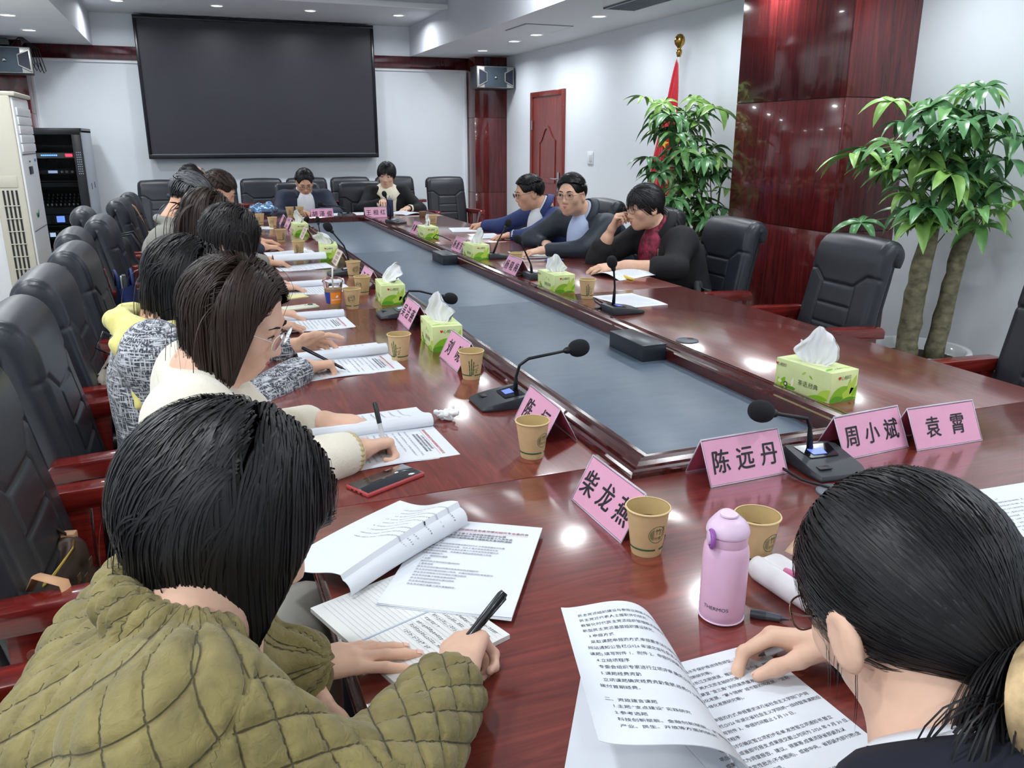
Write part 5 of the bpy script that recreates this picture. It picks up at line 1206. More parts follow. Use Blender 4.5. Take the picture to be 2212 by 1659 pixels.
collar_mesh(r_,'jacket_collar',navy3,nk+(hb-nk)*.02,f2,r2,nd,.078,150,[(-.004,-.02),(.0,.008),(.008,.014),(.022,.004),(.040,-.02)],.0)
# -- cream cardigan
r_,H,Rm,hs,P = person('person with straight brown hair in a cream cardigan holding a pen', dict(face=-6, pel=(-.0,1.78,.54), neck=(-.02,1.77,.98), head=(.062,1.775,1.09), hdir=(-22,26,0), rw=(.285,1.675,.80), lw=(.24,1.93,.79), rs=(-.045,1.60,.925), ls=(-.03,1.93,.93), re=(.10,1.60,.80), res=.0075, hres=.005, handres=.0036, top=cream, topname='cardigan', thick=.010, cuff=.035, wr=.006, wf=24, seed=6, nails=False, bulk=.98, collar=(.064,.004,.020),
    rh=grip((.80,.60,-.15),(.2,-.3,-.9)), lh=relaxd((1,-.2,-.1)), knees=((.22,1.68,.56),(.22,1.88,.56))))
scalp(r_,H,Rm,hs,hair_brown)
hair(r_,H,Rm,hs,hair_brown,9000,.42,'long',part=.03,width=.0019,seed=14,steps=22,lift=(.006,.020),grav=.62,under=700,zcut=.992,guard=.068,gmax=.062,colliders=[(A3(-.045,1.60,.925),.08)],hairline=(.16,.60))
face_parts(r_,P,hs,Rm,True,(clear_f,(.024,.020)))
u = nrm(A3(.285,1.675,.80)-A3(.10,1.60,.80)); a = A3(.285,1.675,.80)-u*.042
g = G(); g.grid([[tuple(a+u*q+(x*math.cos(k*math.pi/24)+y*math.sin(k*math.pi/24))*(r+.0016*(k%2))) for k in range(48)] for x,y in ((nrm(np.cross(u,A3(0,0,1))),np.cross(u,nrm(np.cross(u,A3(0,0,1))))),) for q,r in ((-.012,.044),(.0,.047),(.03,.043),(.036,.038),(.034,.030))],close_u=True); g.obj('ribbed_cuff', ribm, r_)
for k in range(3): G().lathe([(.0005,.004),(.007,.003),(.0085,0)],16).obj('button', M('pearl_button', srgb(225,215,195), .3), r_, smooth=True, loc=(.065+.012*k,1.765,.90-.055*k), rot=(0,R(75),0))
# -- grey tweed with yellow scarf
r_,H,Rm,hs,P = person('person with a black bob in a grey tweed jacket and yellow scarf', dict(face=0, pel=(-.12,2.47,.54), neck=(-.11,2.47,.955), head=(-.045,2.49,1.055), hdir=(8,42,0), rw=(.265,2.43,.792), lw=(.255,2.69,.795), rs=(-.13,2.29,.90), ls=(-.12,2.65,.90), rp=(.1,-.7,-.8), res=.010, handres=.0042, hres=.006, top=tweedm, topname='tweed_jacket', thick=.008, bulk=1.05, cuff=.028, ar=1.1, wr=.005,
    rh=grip((.92,.28,-.05),(0,-.25,-.95)), lh=dict(d=(.9,.1,.1),n=(.1,-.75,-.6),per=((.2,.35,.2),(.6,.6,.4),(.75,.7,.4),(.8,.7,.4)),thumb=(.55,.7,.1,.1)), skin='warm'))
scalp(r_,H,Rm,hs,hair_black)
hair(r_,H,Rm,hs,hair_black,6000,.38,'bob',part=.0,width=.0024,seed=21,steps=20,lift=(.008,.024),grav=.62,under=600,zcut=.945,guard=.066,gmax=.07)
v = Vol(.0085)
for k in range(12):
    a0, a1 = [math.radians(-170+340*(k+j)/12) for j in (0,1)]; n0 = A3(-.135,2.47,.945)
    q = lambda a: n0+A3(-math.cos(a)*.085,-math.sin(a)*.115,.02*math.cos(a)); v.cap(q(a0),q(a1),.034,k=.02)
v.cap((-.16,2.40,.945),(-.205,2.34,.925),.03,.04,.03)
for q in range(5):
    xx = -.195+.032*q; v.cap((xx,2.345-.006*q,.945-.008*q),(xx+.005,2.275,.87-.008*q),.022,.017,.010); v.cap((xx+.005,2.275,.87-.008*q),(xx+.01,2.25,.78-.02*(q%2)),.017,.010,.010)
V,F = v.mesh(); V = cloth_disp(V,F,8,.012,55); link('scarf', npmesh('scarf',V,F,yellow), r_)
# -- pale blue knit, mostly hidden
r_,H,Rm,hs,P = person('person with tousled dark hair mostly hidden behind the brown haired one', dict(face=0, pel=(-.14,3.16,.54), neck=(.03,3.16,.985), head=(.115,3.17,1.095), hdir=(0,40,0), rw=(.22,3.06,.79), lw=(.25,3.3,.79), res=.014, hres=.007, handres=.005, top=palebl, topname='sweater', rh=relaxd((1,.2,-.1)), lh=relaxd((1,-.1,-.1)), skin='warm'))
scalp(r_,H,Rm,hs,hair_soft); hair(r_,H,Rm,hs,hair_soft,3500,.16,'bob',part=.02,width=.0032,seed=31,lift=(.006,.018),grav=.55,wobble=.12)
# -- long brown hair
r_,H,Rm,hs,P = person('person with long brown hair resting a hand on an open document', dict(face=0, pel=(-.14,3.88,.54), neck=(.0,3.88,1.0), head=(.06,3.90,1.115), hdir=(4,36,0), rw=(.33,3.90,.79), lw=(.30,4.05,.79), res=.014, hres=.007, handres=.005, top=blackk, topname='sweater', rh=relaxd((1,.1,-.1),(0,-.2,-1)), lh=relaxd((1,-.1,-.1)), skin='light'))
scalp(r_,H,Rm,hs,hair_brown); hair(r_,H,Rm,hs,hair_brown,3500,.34,'long',part=.02,width=.0034,seed=33,lift=(.006,.018),grav=.6,under=400)
# -- grey hair, stone jacket
r_,H,Rm,hs,P = person('person with grey hair in a stone grey jacket reading papers', dict(face=0, fem=False, pel=(-.14,4.66,.56), neck=(-.10,4.66,1.03), head=(.0,4.70,1.155), hdir=(10,28,0), rw=(.36,4.72,.79), lw=(.33,4.93,.79), rs=(-.14,4.44,.955), ls=(-.1,4.87,.96), rp=(-.2,-.8,-.6), res=.012, hres=.007, handres=.005, top=greyj, bulk=1.08, ar=1.15, collar=(.07,.03,.018), rh=relaxd((1,.1,-.1),(0,-.1,-1),(.5,.5,.3)), lh=relaxd((1,-.2,-.1)), skin='tan', wr=.008, wf=22))
scalp(r_,H,Rm,hs,hair_men); hair(r_,H,Rm,hs,hair_men,1500,.035,'short',width=.004,seed=41,steps=5,lift=(.002,.010),grav=.3)
hair(r_,H,Rm,hs,hair_grey,2200,.055,'short',width=.0035,seed=42,steps=6,lift=(.006,.018),grav=.12,rootsel=lambda x,y,z:z > .25)
# -- short brown hair, profile
r_,H,Rm,hs,P = person('person with short brown hair leaning over papers, face in profile', dict(face=0, fem=False, pel=(-.12,5.55,.56), neck=(.07,5.62,1.02), head=(.175,5.66,1.135), hdir=(-2,30,0), rw=(.40,5.45,.79), lw=(.40,5.80,.79), res=.014, hres=.006, handres=.005, top=navy, rh=relaxd((1,.2,-.1),(0,0,-1),(.5,.5,.3)), lh=relaxd((1,-.2,-.1)), skin='tan', collar=(.07,.03,.016)))
scalp(r_,H,Rm,hs,hair_brown2); hair(r_,H,Rm,hs,hair_brown2,2200,.045,'short',width=.004,seed=51,steps=6,lift=(.004,.014),grav=.2)
face_parts(r_,P,hs,Rm,False)
# -- balding, navy jacket
r_,H,Rm,hs,P = person('person with thinning hair in a navy jacket bent over the far papers', dict(face=0, fem=False, pel=(-.16,6.40,.56), neck=(-.07,6.50,1.03), head=(.03,6.55,1.15), hdir=(5,32,0), rw=(.34,6.62,.83), lw=(.34,6.78,.83), res=.014, hres=.007, handres=.005, top=navy, rh=relaxd((1,.2,.1),(0,.2,-1),(.7,.7,.4)), lh=relaxd((1,-.2,.1),(0,-.5,-.8),(.6,.6,.4)), skin='tan', shirt=whitesh, collar=(.072,.03,.016)))
scalp(r_,H,Rm,hs,hair_men,bald=((0,.05,.11),(.055,.08,.06))); hair(r_,H,Rm,hs,hair_men,1700,.045,'short',width=.004,seed=61,steps=6,lift=(.003,.010),grav=.25,bald=lambda x,y,z:(z > .55)&(np.abs(x) < .6)&(y > -.45))
hair(r_,H,Rm,hs,hair_men,30,.10,'short',width=.003,seed=62,steps=8,lift=(.004,.008),grav=.1,comb=(1,.2,0),name='combed_strands')
# -- right side: black blazer, hand at the mouth
r_,H,Rm,hs,P = person('person in a black blazer and glasses resting the mouth on a fist', dict(face=180, pel=(2.62,4.02,.54), neck=(2.47,4.06,.965), head=(2.36,4.075,1.085), hdir=(184,10,0), lw=(2.09,3.885,.797), rw=(2.205,4.165,.955), rs=(2.45,4.235,.91), ls=(2.49,3.87,.91), re=(2.16,4.235,.79), le=(2.36,3.74,.79), res=.010, hres=.005, handres=.004, top=blackj, topname='blazer', thick=.006, cuff=.09, bare={1:.06,-1:.075}, open=(.055,.20), bulk=1.02, ar=1.05,
    rh=dict(d=(.25,-.25,.9),n=(.75,-.6,-.1),per=((.9,1.1,.6),(.95,1.15,.6),(1.0,1.2,.6),(1.05,1.2,.6)),thumb=(.7,.3,.5,.2)), lh=relaxd((-1,.12,-.1),(.1,.3,-.9),(.35,.4,.3)), jcol=True, skin='warm', shirt=redblk))
scalp(r_,H,Rm,hs,hair_salt,low=-.045); hair(r_,H,Rm,hs,hair_salt,3600,.2,'pony',width=.0032,seed=71,steps=12,lift=(.004,.016),tie=A3(0,-.105,-.065),hairline=(.12,.52))
hair(r_,H,Rm,hs,hair_salt,260,.09,'fringe',width=.0022,seed=72,steps=9,lift=(.004,.014),grav=.32,rootsel=lambda x,y,z:(y > .35)&(z > .2)&(np.abs(x) < .75),hairline=(.2,.4),name='fringe')
hair(r_,H+Rm@A3(0,-.115,-.07),Rm,.32,hair_salt,500,1.1,'bob',part=0,width=.009,seed=73,steps=10,lift=(.0,.03),grav=.85,hairline=(-2,0),name='ponytail')
face_parts(r_,P,hs,Rm,True,gold_f)
G().lathe([(.024+.005*math.cos(a),.006*math.sin(a)) for a in np.linspace(0,2*math.pi,10)],20).obj('hair_tie', M('turquoise_tie', srgb(90,150,160), .5), r_, smooth=True, loc=H+Rm@A3(0,-.112,-.065), rot=(0,R(60),0))
G().box((2.375,3.93,.845),(.006,.010,.05)).obj('lapel_pin', M('gold_pin', srgb(200,170,120), .3, metal=1), r_, bevel=.002)
# -- speaking, dark navy
r_,H,Rm,hs,P = person('person speaking in a dark navy jacket, pale blue shirt and glasses', dict(face=195, fem=False, pel=(2.58,4.85,.56), neck=(2.36,4.80,.985), head=(2.235,4.775,1.115), hdir=(222,4,0), lw=(1.97,4.60,.80), rw=(2.15,4.95,.79), rs=(2.29,5.02,.925), ls=(2.40,4.58,.925), le=(2.20,4.50,.80), re=(2.10,5.12,.80), res=.010, hres=.005, handres=.0042, top=navy2, thick=.004, bulk=1.05, ar=1.1, open=(.05,.24), cuff=.05, cuffm=bluesh, lh=relaxd((-1,.05,-.12),(0,.1,-1),(.3,.35,.25)), rh=relaxd((-.3,-1,0)), skin='warm', jcol=True, shirt=bluesh, wr=.007, hs=1.04))
scalp(r_,H,Rm,hs,hair_men); hair(r_,H,Rm,hs,hair_men,3600,.042,'short',width=.0028,seed=81,steps=7,lift=(.004,.014),grav=.16,hairline=(.18,.42),comb=(.9,.15,.25))
face_parts(r_,P,hs,Rm,False,silv_f)
# -- bright blue jacket, writing
r_,H,Rm,hs,P = person('person in a bright blue jacket and glasses writing on papers', dict(face=172, fem=False, pel=(2.62,5.62,.56), neck=(2.42,5.62,.965), head=(2.305,5.645,1.075), hdir=(176,14,0), rw=(2.13,6.17,.80), lw=(2.10,5.50,.79), rs=(2.40,5.83,.90), ls=(2.45,5.42,.90), re=(2.22,5.98,.80), le=(2.22,5.40,.79), res=.012, hres=.006, handres=.0045, top=blue, thick=.004, bulk=1.03, ar=1.08, open=(.055,.22), cuff=.035, cuffm=whitesh, rh=grip((-.5,.85,-.1),(-.2,0,-1)), jcol=True, lh=relaxd((-1,.1,-.1)), skin='tan', shirt=whitesh))
scalp(r_,H,Rm,hs,hair_men); hair(r_,H,Rm,hs,hair_men,3000,.045,'short',width=.0032,seed=91,steps=7,lift=(.004,.016),grav=.12,hairline=(.18,.42),comb=(-.5,-.1,.5))
face_parts(r_,P,hs,Rm,False,silv_f)
# -- far end, navy and white shirt
r_,H,Rm,hs,P = person('person in a navy jacket and white shirt looking down at the far table end', dict(face=-90, fem=False, pel=(1.02,8.52,.56), neck=(1.05,8.42,.955), head=(1.055,8.36,1.045), hdir=(-92,30,0), rw=(.965,8.10,.79), lw=(1.13,8.08,.79), rp=(-1,.2,-.5), lp=(1,.2,-.5), res=.012, hres=.006, handres=.005, top=navy, thick=.004, bulk=1.05, open=(.065,.24), cuff=.04, rh=relaxd((.5,-.8,-.1)), lh=relaxd((-.5,-.8,-.1)), jcol=True, skin='tan', shirt=whitesh, sw=.2, drop=.06))
scalp(r_,H,Rm,hs,hair_men); hair(r_,H,Rm,hs,hair_men,2800,.042,'short',width=.0034,seed=101,steps=6,lift=(.004,.018),grav=.08,hairline=(.18,.40),comb=(.3,.5,.6))
face_parts(r_,P,hs,Rm,False,silv_f)
# -- far end, cream collar
r_,H,Rm,hs,P = person('person with short black hair in a black knit jacket with wide cream collar', dict(face=-95, pel=(1.88,8.55,.54), neck=(1.885,8.45,.975), head=(1.875,8.40,1.10), hdir=(-112,14,4), rw=(1.76,8.10,.86), lw=(2.0,8.08,.79), rp=(-1,.2,-.6), lp=(1,.2,-.5), res=.010, hres=.0055, handres=.0045, top=blackk, topname='knit_jacket', thick=.002, open=(.05,.22), cuff=.05, cuffm=creamc, rh=relaxd((-.2,-.9,.1)), lh=relaxd((-.6,-.7,-.1)), skin='light', shirt=creamc))
scalp(r_,H,Rm,hs,hair_men); hair(r_,H,Rm,hs,hair_men,3500,.12,'bob',part=.03,width=.0034,seed=111,steps=9,lift=(.006,.018),grav=.6,curl_in=.2,hairline=(.20,.46))
hair(r_,H,Rm,hs,hair_men,400,.075,'fringe',part=.03,width=.0036,seed=112,steps=8,lift=(.008,.018),grav=.30,rootsel=lambda x,y,z:(y > .3)&(z > .3),hairline=(.2,.4),name='fringe')
face_parts(r_,P,hs,Rm,True)
nk = A3(1.885,8.45,.975); fw = frame(-95,0)[:,1]; hb = P(0,-.022,-.055); nd = nrm(hb-nk); f2 = nrm(fw-nd*np.dot(fw,nd)); r2 = np.cross(f2,nd)
collar_mesh(r_,'wide_collar',creamc,nk+(hb-nk)*.15,f2,r2,nd,.064,168,[(-.002,-.01),(.0,.008),(.006,.014),(.026,.004),(.055,-.018),(.085,-.045)],.055)
# ================================================================ PAPERS
paper_m = M('white_paper', srgb(222,227,234), .8); print_k = M('print_black', srgb(44,48,60), .7); print_r = M('print_header_red', srgb(206,58,62), .7); rule_m = M('ruled_line', srgb(176,190,208), .7); penink = M('pen_ink', srgb(48,52,74), .7); cream_p = M('notebook_paper', srgb(226,227,224), .8)
def flat(o, ax, ay, z=.7625, bend=0.):
    o, ax, ay = A3(*o), nrm(A3(*ax)), nrm(A3(*ay)); return lambda s,t,l=0.: A3(o[0]+ax[0]*s+ay[0]*t, o[1]+ax[1]*s+ay[1]*t, z+bend*math.sin(s*14)*math.sin(t*10)+l)
def sheet(name, fn, w, h, parent, mat=paper_m, n=(14,18), thick=.0008, t0=0.):
    g = G(); S = np.linspace(0,w,n[0]); Tt = np.linspace(0,h,n[1]); top = [[fn(s,t,thick) for s in S] for t in Tt]; bot = [[fn(s,t,0) for s in S] for t in Tt]
    g.grid(top); g.grid(bot, flip=True); a = n[0]; m = n[0]*n[1]
    bd = [(0,j) for j in range(n[0])]+[(i,n[0]-1) for i in range(1,n[1])]+[(n[1]-1,j) for j in range(n[0]-2,-1,-1)]+[(i,0) for i in range(n[1]-2,0,-1)]
    ids = [i*a+j for i,j in bd]
    for p,q in zip(ids, ids[1:]+ids[:1]): g.f.append((p,m+p,m+q,q)); g.m.append(0)
    return g.obj(name, mat, parent, smooth='auto')
def lettering(parent, fn, items, lift=.0012):
    """items: (text, x, y_from_bottom, size, material index, align, bold)"""
    g = G()
    for body, x, y, sz, mi, al, bd in items:
        V, F = text_geo(body, sz, al, 1)
        for q in range(2 if bd else 1): g.add([fn(x+a+q*sz*.035, y+b, lift) for a,b in V], F, mi)
    o = g.obj('printed_text', [print_k, print_r, penink], parent); o['kind'] = 'stuff'; return o
def dashes(parent, fn, w, h, rows, seed, x0=.022, x1=.19, y0=.03, y1=.25, size=.0042, mat=print_k, name='printed_text', lift=.0012, hand=False):
    rg = random.Random(seed); g = G()
    for i in range(rows):
        y = y1-(y1-y0)*i/max(1,rows-1); xe = x1 if rg.random() < .7 else x0+(x1-x0)*rg.uniform(.3,.9); x = x0+(size*2 if rg.random() < .3 else 0)
        while x < xe:
            cw = size*rg.uniform(.6,.95); jy = rg.uniform(-.25,.25)*size*(1 if hand else .15); sl_ = size*.4 if hand else 0
            # two strokes and a bar per character
            for (a,b,c_,d_) in ((0,.0,.85,.16),(0,.62,.9,.16),(.32,.0,.18,.9)):
                if rg.random() < .85: g.add([fn(x+cw*a+sl_*b, y+jy+size*b, lift), fn(x+cw*(a+c_)+sl_*b, y+jy+size*b, lift), fn(x+cw*(a+c_)+sl_*(b+d_), y+jy+size*(b+d_), lift), fn(x+cw*a+sl_*(b+d_), y+jy+size*(b+d_), lift)], [(0,1,2,3)])
            x += size*1.06
            if rg.random() < .06: x += size
    o = g.obj(name, mat, parent); o['kind'] = 'stuff'; return o
A4 = (.21,.297)
HEAD = '湖北省统战理论研究会参政党理论研究专业委员会'
T1 = ['关于第十五届参政党建设论坛暨','参政党理论研究专业委员会第十九次年会','理论研究和资政建言课题有关事项的通知']
B1 = ['各有关单位:','    为进一步加强参政党建设理论研究,扩大参政党建设论坛暨','社会影响,推动研究出成果、出人才,鉴于参政党建设论坛','暨参政党理论研究专业委员会第十九次年会将在近期召开,','现就理论研究课题、资政建言课题选题和申报工作有','关事项通知如下。','    一、理论研究课题','    1.主题','    新时代民主党派组织建设研究','    2.参考选题','    民主党派组织建设的理论体系和实践逻辑研究;','    民主党派组织建设的核心内涵、价值功能和评价体系研究;','    民主党派领导班子的领导班子建设研究;','    民主党派后备干部队伍建设研究;','    民主党派组织的规范化建设研究;','    民主党派基层组织研究;','    民主党派组织凝聚力提升策略研究。']
def notice_text(par, fn, scale=1., body=True):
    it = [(HEAD,.105,.262,.0078,1,'CENTER',True)]+[(t,.105,.247-.0085*i,.0068,0,'CENTER',True) for i,t in enumerate(T1)]
    if body: it += [(t,.022,.215-.0094*i,.0052,0,'LEFT',False) for i,t in enumerate(B1)]
    o = lettering(par, fn, it); g = G(); g.add([fn(.02,.256,.0013),fn(.19,.256,.0013),fn(.19,.2566,.0013),fn(.02,.2566,.0013)],[(0,1,2,3)]); g.obj('header_rule', print_r, par)
# -- notebook and stapled notice in front of the olive jacket
nb = thing('notebook', 'open ruled notebook with handwriting under the hands in olive sleeves', 'notebook', (0,0,0))
ny = nrm(A3(.172,.063,0)); nx = nrm(A3(ny[1],-ny[0],0))
f0 = flat((.106,1.122,0),(nx[0],nx[1],0),(ny[0],ny[1],0),.761)
f0 = flat((.106,1.128,0),(.335,-.942,0),(.942,.335,0),.7605)
sheet('page_block', lambda s,t,l=0: f0(s,t,l*9), .125*2, .185, nb, cream_p)
for k in range(1,22): 
    t = .010+k*.0078
    g = G(); g.add([f0(.006,t,.0078),f0(.244,t,.0078),f0(.244,t+.0005,.0078),f0(.006,t+.0005,.0078)],[(0,1,2,3)]); g.obj('ruled_line', rule_m, nb)
g = G(); g.add([f0(.1235,0,.0079),f0(.1265,0,.0079),f0(.1265,.185,.0079),f0(.1235,.185,.0079)],[(0,1,2,3)]); g.obj('centre_fold', rule_m, nb)
rot90 = lambda fn,W: (lambda s,t,l=0.: fn(W-t,s,l))
fh = lambda s,t,l=0.: f0(s,t,l)
dashes(nb, fh, .1,.1, 8, 3, .135,.235,.075,.170,.0046, penink, 'handwriting', .0079, True)
dashes(nb, fh, .1,.1, 3, 4, .05,.115,.145,.170,.0046, penink, 'handwriting', .0079, True)
nt_ = thing('stapled_notice', 'stapled white notice with a red heading lying on the ruled notebook', 'document', (0,0,0))
f1 = flat((.200,1.097,0),(.849,-.528,0),(.528,.849,0),.771)
for k in range(3): sheet('page', lambda s,t,l=0,k=k: f1(s,t+.002*k,l-.0035+.0012*k)+A3(0,0,.002*math.sin(s*20+k)*max(0,.03-t)*10), *A4, nt_)
notice_text(nt_, f1)
aX, bX = nrm(A3(-.82,-.57,0)), nrm(A3(-.53,.85,0)); P0 = A3(.402,1.312,0)
def curl1(s,t,l=0.):      # s along the long side, t across; rolls up at t small
    t2 = t-.045
    if t2 < 0: a = -t2/.020; w, z = -.020*math.sin(a)*.9, .040-.020*(1-math.cos(a)); nn = (-math.sin(a),math.cos(a))
    else: w = t2*.93; z = .040*math.exp(-(t2/.075)**2)+.010; nn = (.25*math.exp(-(t2/.08)**2),1)
    z0 = .7635+z*(1-.25*s/.297)+.006*math.sin(s*9); p = P0+aX*s+bX*(w+nn[0]*l); return A3(p[0],p[1],z0+nn[1]*l)
sheet('turned_page', curl1, .297, .21, nt_, n=(16,40))
dashes(nt_, lambda s,t,l=0.: curl1(.035+(.25-t)*.62, .175-s*.78, l), .1,.1, 9, 8, .012,.19,.04,.25,.0058)
# -- generic open documents
def doc(label, o, ax, ay, seed, head=True, two=None, curl=0., fold=None, z=.7615):
    t = thing('document', label, 'document', (0,0,0)); ax, ay = nrm(A3(*ax,0)), nrm(A3(*ay,0)); base = flat((*o,0),ax,ay,z)
    fn = lambda s,u,l=0.: base(s,u,l)+A3(0,0,curl*math.sin(min(1,s/.21)*math.pi)*.5+.002*math.sin(u*22+seed))
    for k in range(2): sheet('page', lambda s,u,l=0.,k=k: fn(s+.003*k,u-.004*k,l-.001*k), *A4, t)
    if head: notice_text(t, fn, body=False); dashes(t, fn, .1,.1, 13, seed, .022,.188,.03,.215,.0045)
    else: dashes(t, fn, .1,.1, 18, seed, .022,.188,.03,.25,.0045)
    if fold:
        w, hgt, r = fold          # pages turned over along the left edge, lying beside with a rolled spine
        def ff(s,u,l=0.):
            s2 = s-.05
            if s2 < 0: a = -s2/r; x, zz, nn = r*math.sin(a)*.9, r*(1+math.cos(a)), (math.sin(a),math.cos(a))
            else: x, zz, nn = -s2*.95, r*2*math.exp(-(s2/.07)**2)+.004, (0,1)
            p = base(x-nn[0]*0+.0, u, 0); return p+A3(0,0,zz+nn[1]*l)
        sheet('turned_page', ff, w, .297, t, n=(30,14)); dashes(t, lambda s,u,l=0.: ff(.205-s*.75,u,l), .1,.1, 6, seed+3, .02,.19,.12,.24,.005)
    return t
doc('open document with red heading under the hand in the ribbed cream cuff', (.212,1.862), (.03,-1), (1,.05), 11, fold=(.20,0,.012))
doc('open document with red heading under the hands in tweed sleeves', (.268,2.60), (.05,-1), (1,.10), 12, fold=(.20,0,.014))
doc('folded sheets with red heading beside the white phone', (.235,3.265), (.04,-1), (1,.03), 13, fold=(.19,0,.012))
doc('open document under the hand holding a pink pen', (.37,4.03), (.05,-1), (1,.06), 14, False, fold=(.16,0,.012))
doc('document with one raised page at the hands of the person in stone grey', (.40,4.78), (.08,-1), (1,.10), 15, False, fold=(.16,0,.03))
doc('papers under the dark navy sleeve behind a bamboo cup', (.40,5.42), (.05,-1), (1,.05), 16, False)
doc('loose papers near the crumpled blue foil bag', (.30,7.05), (.02,-1), (1,.05), 17, False)
doc('white sheet lying alone behind the microphone on the empty side', (1.68,3.02), (1,.02), (-.04,1), 18, False)
doc('stack of papers under the writing hand in the bright blue sleeve', (1.86,6.12), (.97,-.2), (.2,.97), 19, False)
doc('papers beside the elbow in the bright blue sleeve', (1.90,5.62), (1,-.05), (.05,1), 20, False)
doc('papers under the hand of the speaking person', (1.80,4.58), (.98,-.15), (.15,.98), 21, False)
doc('thin papers held by the person in the black blazer', (1.93,3.86), (.30,-.95), (.95,.30), 22, False, curl=.05)
doc('papers before the person in navy at the far end', (1.14,7.86), (1,.1), (-.1,1), 23, False)
doc('papers in front of the person with the cream collar', (1.45,7.86), (1,-.05), (.05,1), 24, False)
doc('crumpled papers at the far corner of the table', (1.88,7.66), (.95,.25), (-.25,.95), 25, False, curl=.03)
doc('white sheet at the picture edge beyond the tied back black hair', (1.335,.80), (1,-.06), (.06,1), 26, False)
# -- the near person's papers
t = thing('document', 'white sheet lying under the turned page at the near table end', 'document', (0,0,0))
f2 = flat((.285,.62,0),(.85,-.53,0),(.53,.85,0),.7612)
sheet('page', f2, .21,.31, t); lettering(t, f2, [(b,.025,.285-.013*i,.0085,0,'LEFT',False) for i,b in enumerate(['  根据实际情况的需要,','行政管理中心','   项目负责人应严格','政部《通知》的要求','评选的优秀','理论研究成果','    联系人:','    电子邮箱:'])])
t = thing('document', 'open printed document under the writing hand at the near table end', 'document', (0,0,0))
f3 = flat((.488,.516,0),(1,.01,0),(-.05,1,0),.764)
for k in range(2): sheet('page', lambda s,u,l=0.,k=k: f3(s,u,l-.0011*k), .21,.297, t)
B2 = ['创新湖北战略(长江高水平保护推进绿色转型、绿色治理发展、','产品价值实现机制创新研究等);','文化创新战略(建设长江文明溯源、推动文旅产业升级、赋能','"钟灵毓"  "荆楚红" 两大文旅主轴研究等);','区域联动战略(以襄宜 "金三角" 协同高质量发展、"1+8"','武汉都市圈同城化发展、"襄十随神" 城市群协同发展、"宜荆','荆恩" 城市群一体化发展研究等)。','    3.申报方式','    采取课题申报的方式,申报要求详见省社会主义学院门户网','站通知公告栏(2026 年湖北省社会主义学院统一战线智库课题招','标公告),填写附件 3。申报时间截止 5 月 10 日。','    4.立结项程序','    专委会讨论确定暂立项初步名单,发放暂立项通知书,暂立','项后成果或鉴即可报支,成果提交截止时间为 2026 年 9 月 30 日。','成果形式为调查报告、建议、提案等,成果须获省部级及以','上领导肯定性批示(不含圈阅)、或被中央、省部级内部刊物(含','简件)刊发,给予结项。','    5.课题经费资助','    以上领导批示的项目给予经费资助的','    鼓励各民主党派成员和支持','多方面','成员','二、研究','    1.']
lettering(t, f3, [(b,.020,.272-.0117*i,.0068,0,'LEFT',False) for i,b in enumerate(B2)])
t = thing('turned_document', 'curling printed page turned up beside the pink thermos at the near end', 'document', (0,0,0))
S0, S1, E0, E1 = A3(.543,.812,.766), A3(.496,.517,.766), A3(.400,.860,.858), A3(.318,.590,.886)
def curl2(s,t_,l=0.):      # s 0..1 from free edge to spine, t_ 0 bottom..1 top
    u = s; a = E1+(E0-E1)*t_; b = S1+(S0-S1)*t_; p = a+(b-a)*u; bul = math.sin(math.pi*min(1,u)**1.35)*.052*(1-.15*t_)
    n = nrm(A3(.42,.06,.9)); p = p+n*bul+A3(0,0,-.010*math.sin(math.pi*u)*math.sin(5*t_)); return p+n*l
sheet('page', curl2, 1., 1., t, n=(30,26))
B3 = ['民主党派组织建设与参政议政能力协同提升研究;','民主党派代表人士履职评价研究;','数智化时代民主党派组织管理模式创新研究;','新型民主党派基层组织建设研究。','   3.申报方式','   采取课题申报的方式,申报要求详见省社会主义学院门户','网站通知公告栏(2026 年湖北省社会主义学院统一战线智库','课题),填写附件 1、附件 2。申报时间截止 5 月 10 日。','   4.立结项程序','   专委会组织专家进行立项评审,确定立项,结项名单','   5.课题经费资助','   立项课题确定经费资助金额,经费分 2 期拨付,立项后','拨付首期经费。','','二、资政建言课题','   1.主题:"支点建设" 实践研究','   2.参考选题','   科技创新赋能、金融创新赋能、扩容提能,金融创新赋','   产业、民生、开放等方面的研究']
it = []
for i,b in enumerate(B3): it.append((b,.10,.90-.044*i,.034,0,'LEFT',False))
g = G()
for body,x,y,sz,mi,al,bd in it:
    V,F = text_geo(body,sz,al,1); g.add([curl2(x+a*.98,y+b*.72,.0012) for a,b in V],F)
o = g.obj('printed_text', print_k, t); o['kind'] = 'stuff'
